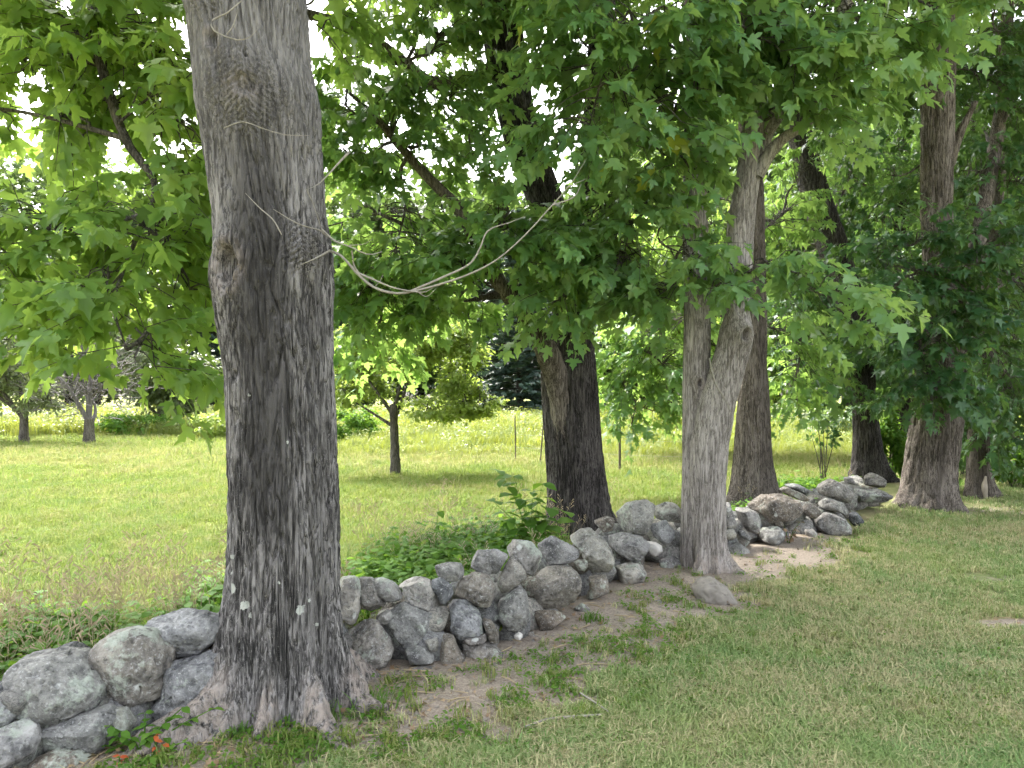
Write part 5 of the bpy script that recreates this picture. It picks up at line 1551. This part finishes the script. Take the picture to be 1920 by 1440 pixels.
# leafy weeds behind the wall and at its foot
x, y = frustum_pts(90000, 2.6, 12, 1.0, 1.0)
s = wall_side(x, y)
u = 960 + x / y * F
lush = np.maximum.reduce([np.exp(-((u - 90) / 100) ** 2) * np.exp(-((s + 1.3) / 0.5) ** 2), np.exp(-((u - 395) / 50) ** 2) * np.exp(-((s + 1.3) / 0.5) ** 2),
                          np.exp(-((u - 810) / 110) ** 2) * np.exp(-((s + 1.5) / 0.55) ** 2), np.exp(-((u - 950) / 60) ** 2) * np.exp(-((s + 1.3) / 0.5) ** 2), 0.7 * np.exp(-((u - 1500) / 120) ** 2) * np.exp(-((s + 1.1) / 0.4) ** 2)])
keep = (s < -0.55) & (rng.uniform(0, 1, len(x)) < lush * 1.1)
x, y = x[keep], y[keep]
wd = put("weeds", x, y, rng.uniform(0.7, 1.7, len(x)),
         [weed("wk%d" % k, M['leaf_weed'], 12, 0.055, 0.24, 860 + k) for k in range(3)] + [tuft("wt%d" % k, M['leaf_weed'], 12, 0.12, 0.28, 0.04, 0.004, 0.8, 870 + k) for k in range(2)], None, 0.15)
tag(wd, "lush green weeds growing close behind the stone wall")

x, y = frustum_pts(60000, 2.6, 11, 1.0, 0.5)
s = wall_side(x, y)
pr = np.exp(-((s - 0.55) / 0.5) ** 2) * sstep(0.40, 0.62, dn(x, y, 0.22, 16)) * 0.42 + 0.07 * sstep(0.5, 0.65, dn(x, y, 0.8, 17))
keep = (s > 0.05) & (rng.uniform(0, 1, len(x)) < pr)
x, y = x[keep], y[keep]
gc = put("ground_cover", x, y, rng.uniform(0.6, 1.3, len(x)),
         [weed("gk%d" % k, M['leaf_weed'], 9, 0.022, 0.035, 880 + k) for k in range(3)] + [tuft("gt0", M['fieldblade'], 12, 0.03, 0.08, 0.02, 0.003, 0.9, 884)], None, 0.15)
tag(gc, "low clover and broadleaf weeds creeping over the bare soil by the wall")

# leaf litter, bits of bark and pebbles on the worn soil
x, y = frustum_pts(16000, 2.7, 11, 1.0, 0.5)
s = wall_side(x, y)
pr = 0.6 * sstep(0.3, 0.7, dirt_amount(x, y)) + 0.03
keep = (s > -0.3) & (rng.uniform(0, 1, len(x)) < pr)
x, y = x[keep], y[keep]
def chip(name, seed, mat, big):
    r = np.random.default_rng(seed)
    v, f = ICO[2]
    p = v * np.array([1, r.uniform(0.5, 0.9), r.uniform(0.3, 0.7)]) * (1 + 0.35 * (fbm(v * 1.5 + seed, 2, seed) - 0.5)[:, None]) * big
    return proto(name, mesh_np(name, p, f, mat, True))
M['chip'] = flat_mat("pebble_grey", (0.22, 0.195, 0.165), 0.9, 0.3, 60)
tw = MB(); tube(tw, [(-0.05, 0, 0.004), (0, 0.006, 0.008), (0.06, 0, 0.005)], [0.003, 0.003, 0.002], 4, 5)
lit = put("leaf_litter", x, y, rng.uniform(0.5, 1.5, len(x)),
          [weed("lk%d" % k, M['leaf_brown'], 2, 0.026, 0.010, 890 + k, 'maple_lo') for k in range(2)] + [chip("ck%d" % k, 895 + k, M['chip'], 0.012) for k in range(2)] + [proto("tk", tw.mesh("tk", M['stalk']))], [0.22, 0.22, 0.18, 0.18, 0.20], 0.1)
tag(lit, "dead leaves, twigs and pebbles strewn on the bare soil by the wall")

# goldenrod and tall growth over the far half of the field
x, y = frustum_pts(14000, 19, 52, -1.0, 3.0)
keep = (dn(x, y, 5, 18) > 0.36) & ((x > -5) | (y > 27))
x, y = x[keep], y[keep]
gr = put("goldenrod", x, y, rng.uniform(0.6, 1.2, len(x)) * (0.35 + 0.75 * np.clip((y - 19) / 12, 0, 1)),
         [tuft("rk%d" % k, M['golden'], 60, 0.35, 0.95, 0.22, 0.012, 0.5, 900 + k) for k in range(3)] + [weed("rw%d" % k, M['golden'], 40, 0.13, 0.8, 905 + k) for k in range(2)], [0.26, 0.26, 0.26, 0.11, 0.11], 0.1)
tag(gr, "tall yellow-green goldenrod filling the far field")

# ================================================================== SMALL PLANTS AND DETAILS
def leaf_plant(name, label, cat, x, d, stems, leaf_size, mat, seed, shape='oval', group=None):
    """stems: list of (dx, dy, height, n pairs); every leaf a mesh of its own"""
    X = (x - 960) / F * d
    t = thing(name, (X, d, 0), label, cat, group)
    r = np.random.default_rng(seed)
    v, f = SHAPES[shape]
    lm = mesh_np("leaf", v * np.array([1, 1.15, 1]), f, mat, False)
    for dx, dy, h, n in stems:
        mb = MB()
        e = np.array([dx, dy, h])
        c = tube(mb, [(0, 0, 0), e * np.array([0.35, 0.35, 0.6]), e], [0.006, 0.004, 0.002], 5, 10)
        link("stem", mb.mesh("stem", M['leaf_weed']), t, (0, 0, 0))
        for k in range(n):
            p = c[int((0.35 + 0.65 * (k + 1) / n) * 9)]
            for s_ in (-1, 1):
                a = math.atan2(dy, dx + 1e-6) + s_ * r.uniform(0.8, 1.7) + (k % 2) * 1.3
                dv = np.array([[math.cos(a), math.sin(a), r.uniform(-0.35, 0.25)]])
                R = frames(dv, np.array([[0, 0, 1.0]]) + r.normal(0, 0.2, (1, 3)))[0]
                o = bpy.data.objects.new("leaf", lm)
                col.objects.link(o)
                o.parent = t
                q = leaf_size * r.uniform(0.7, 1.2)
                mw = Matrix(R.tolist()).to_4x4() @ Matrix.Scale(q, 4)
                mw.translation = Vector(p)
                o.matrix_basis = mw
    return t
leaf_plant("viburnum_shrub", "young broad-leaved shrub growing behind the wall left of the dark forked maple", "shrub", 995, 6.9,
           [(-0.30, 0.1, 0.88, 6), (-0.16, 0, 0.84, 6), (0.02, -0.1, 0.70, 6), (0.20, -0.15, 0.56, 5), (0.34, 0, 0.50, 5), (-0.34, -0.15, 0.62, 5), (0.0, -0.2, 0.50, 5), (-0.2, -0.2, 0.45, 5), (0.12, 0.1, 0.76, 5)], 0.17, M['leaf_weed'], 940)
leaf_plant("tall_weed", "thin spindly weed rising behind the wall left of the broad-leaved shrub", "plant", 815, 6.2, [(0.03, 0, 0.62, 5), (-0.10, 0.05, 0.5, 4)], 0.09, M['leaf_weed'], 941)
leaf_plant("ivy_clump", "low green leafy vine at the foot of the wall left of the thick grey trunk", "plant", 270, 3.2,
           [(-0.22, 0.0, 0.16, 5), (-0.1, -0.08, 0.20, 5), (0.05, -0.05, 0.16, 5), (0.14, 0.06, 0.22, 5), (0.2, -0.05, 0.12, 4), (-0.02, 0.05, 0.20, 5), (0.10, -0.14, 0.10, 4), (-0.3, 0.02, 0.1, 3), (0.26, 0.1, 0.2, 4)], 0.05, M['leaf_weed'], 942)
leaf_plant("red_leaved_sprig", "small sprig of reddened orange leaves under the boulders by the thick grey trunk", "plant", 292, 3.17, [(0.0, 0.0, 0.14, 3), (0.03, 0.0, 0.10, 2)], 0.036, M['leaf_red'], 943)
leaf_plant("red_leaved_sprig", "tiny orange-red leaf sprig low beside the white stone at the wall's near end", "plant", 224, 3.10, [(0.0, 0.0, 0.08, 2)], 0.034, M['leaf_red'], 944)
leaf_plant("wall_sprig", "little yellow-green sprig growing out between stones in the middle of the wall", "plant", 940, 4.72, [(0.0, -0.06, 0.16, 3), (0.02, -0.06, 0.26, 4)], 0.045, M['golden'], 945)
leaf_plant("rusty_fern", "reddish-brown withered plant among the stones at the wall's far part", "plant", 1478, 7.65, [(-0.05, 0, 0.26, 4), (0.06, -0.05, 0.2, 4), (0.12, 0, 0.28, 4), (0, -0.1, 0.16, 3)], 0.06, M['leaf_brown'], 946)
# bright grass sprouts between the roots of the big maple
for k, (px, py, q) in enumerate([(525, 1372, 1.0), (610, 1372, 0.9), (700, 1345, 1.2), (440, 1405, 0.6), (790, 1240, 0.9), (1110, 1180, 0.8)]):
    d = EYE * F / (py - HOR)
    t = bpy.data.objects.new("grass_sprout", bpy.data.objects[lg.name].data)
    bpy.data.objects.remove(t)
    r = np.random.default_rng(960 + k)
    mb = MB()
    for b in range(60):
        bb = np.array([r.normal(0, 0.05 * q), r.normal(0, 0.04 * q), 0]); a = r.uniform(0, 6.28); h = r.uniform(0.05, 0.12) * q
        dx = np.array([math.cos(a), math.sin(a), 0]); sd_ = np.array([-math.sin(a), math.cos(a), 0]) * 0.003
        mb.add([bb - sd_, bb + sd_, bb + dx * h * 0.3 + sd_ + np.array([0, 0, h * 0.6]), bb + dx * h * 0.3 - sd_ + np.array([0, 0, h * 0.6]), bb + dx * h * 0.8 + np.array([0, 0, h * 0.85])], [(0, 1, 2), (0, 2, 3), (3, 2, 4)])
    X = (px - 960) / F * d
    o = link("grass_tuft", mb.mesh("grass_tuft", M['leaf_weed'], False), None, (X, d, float(gh(X, d))))
    tag(o, ["bright grass tuft between the middle roots of the thick grey maple", "yellow-green grass tuft in front of the thick grey maple's right root", "grass tuft beside the long bare right root of the thick grey maple",
            "small grass tuft on the thick grey maple's left root", "small grass tuft at the foot of the upright slab in the wall", "grass tuft beside the small round cobbles at the wall's foot"][k], "grass tuft", "grass tufts at trunk and wall")
# fallen sticks on the lawn
for k, (pl, rad, lab) in enumerate([([(985, 1380), (1030, 1366), (1085, 1361), (1128, 1358)], 0.007, "long pale fallen stick lying level on the lawn"),
                                    ([(1088, 1320), (1115, 1336), (1143, 1354)], 0.006, "short pale fallen stick lying aslant above the long one")]):
    mb = MB()
    w = []
    for (px, py) in pl:
        d = EYE * F / (py - HOR); X = (px - 960) / F * d
        w.append((X, d, float(gh(X, d)) + 0.035))
    base = np.array(w[0])
    tube(mb, np.array(w) - base, [rad * 0.6, rad, rad, rad * 0.6], 7, 20, 0.15, k)
    o = link("fallen_stick", mb.mesh("fallen_stick", M['twig_pale']), None, base)
    tag(o, lab, "stick", "fallen sticks on the lawn")
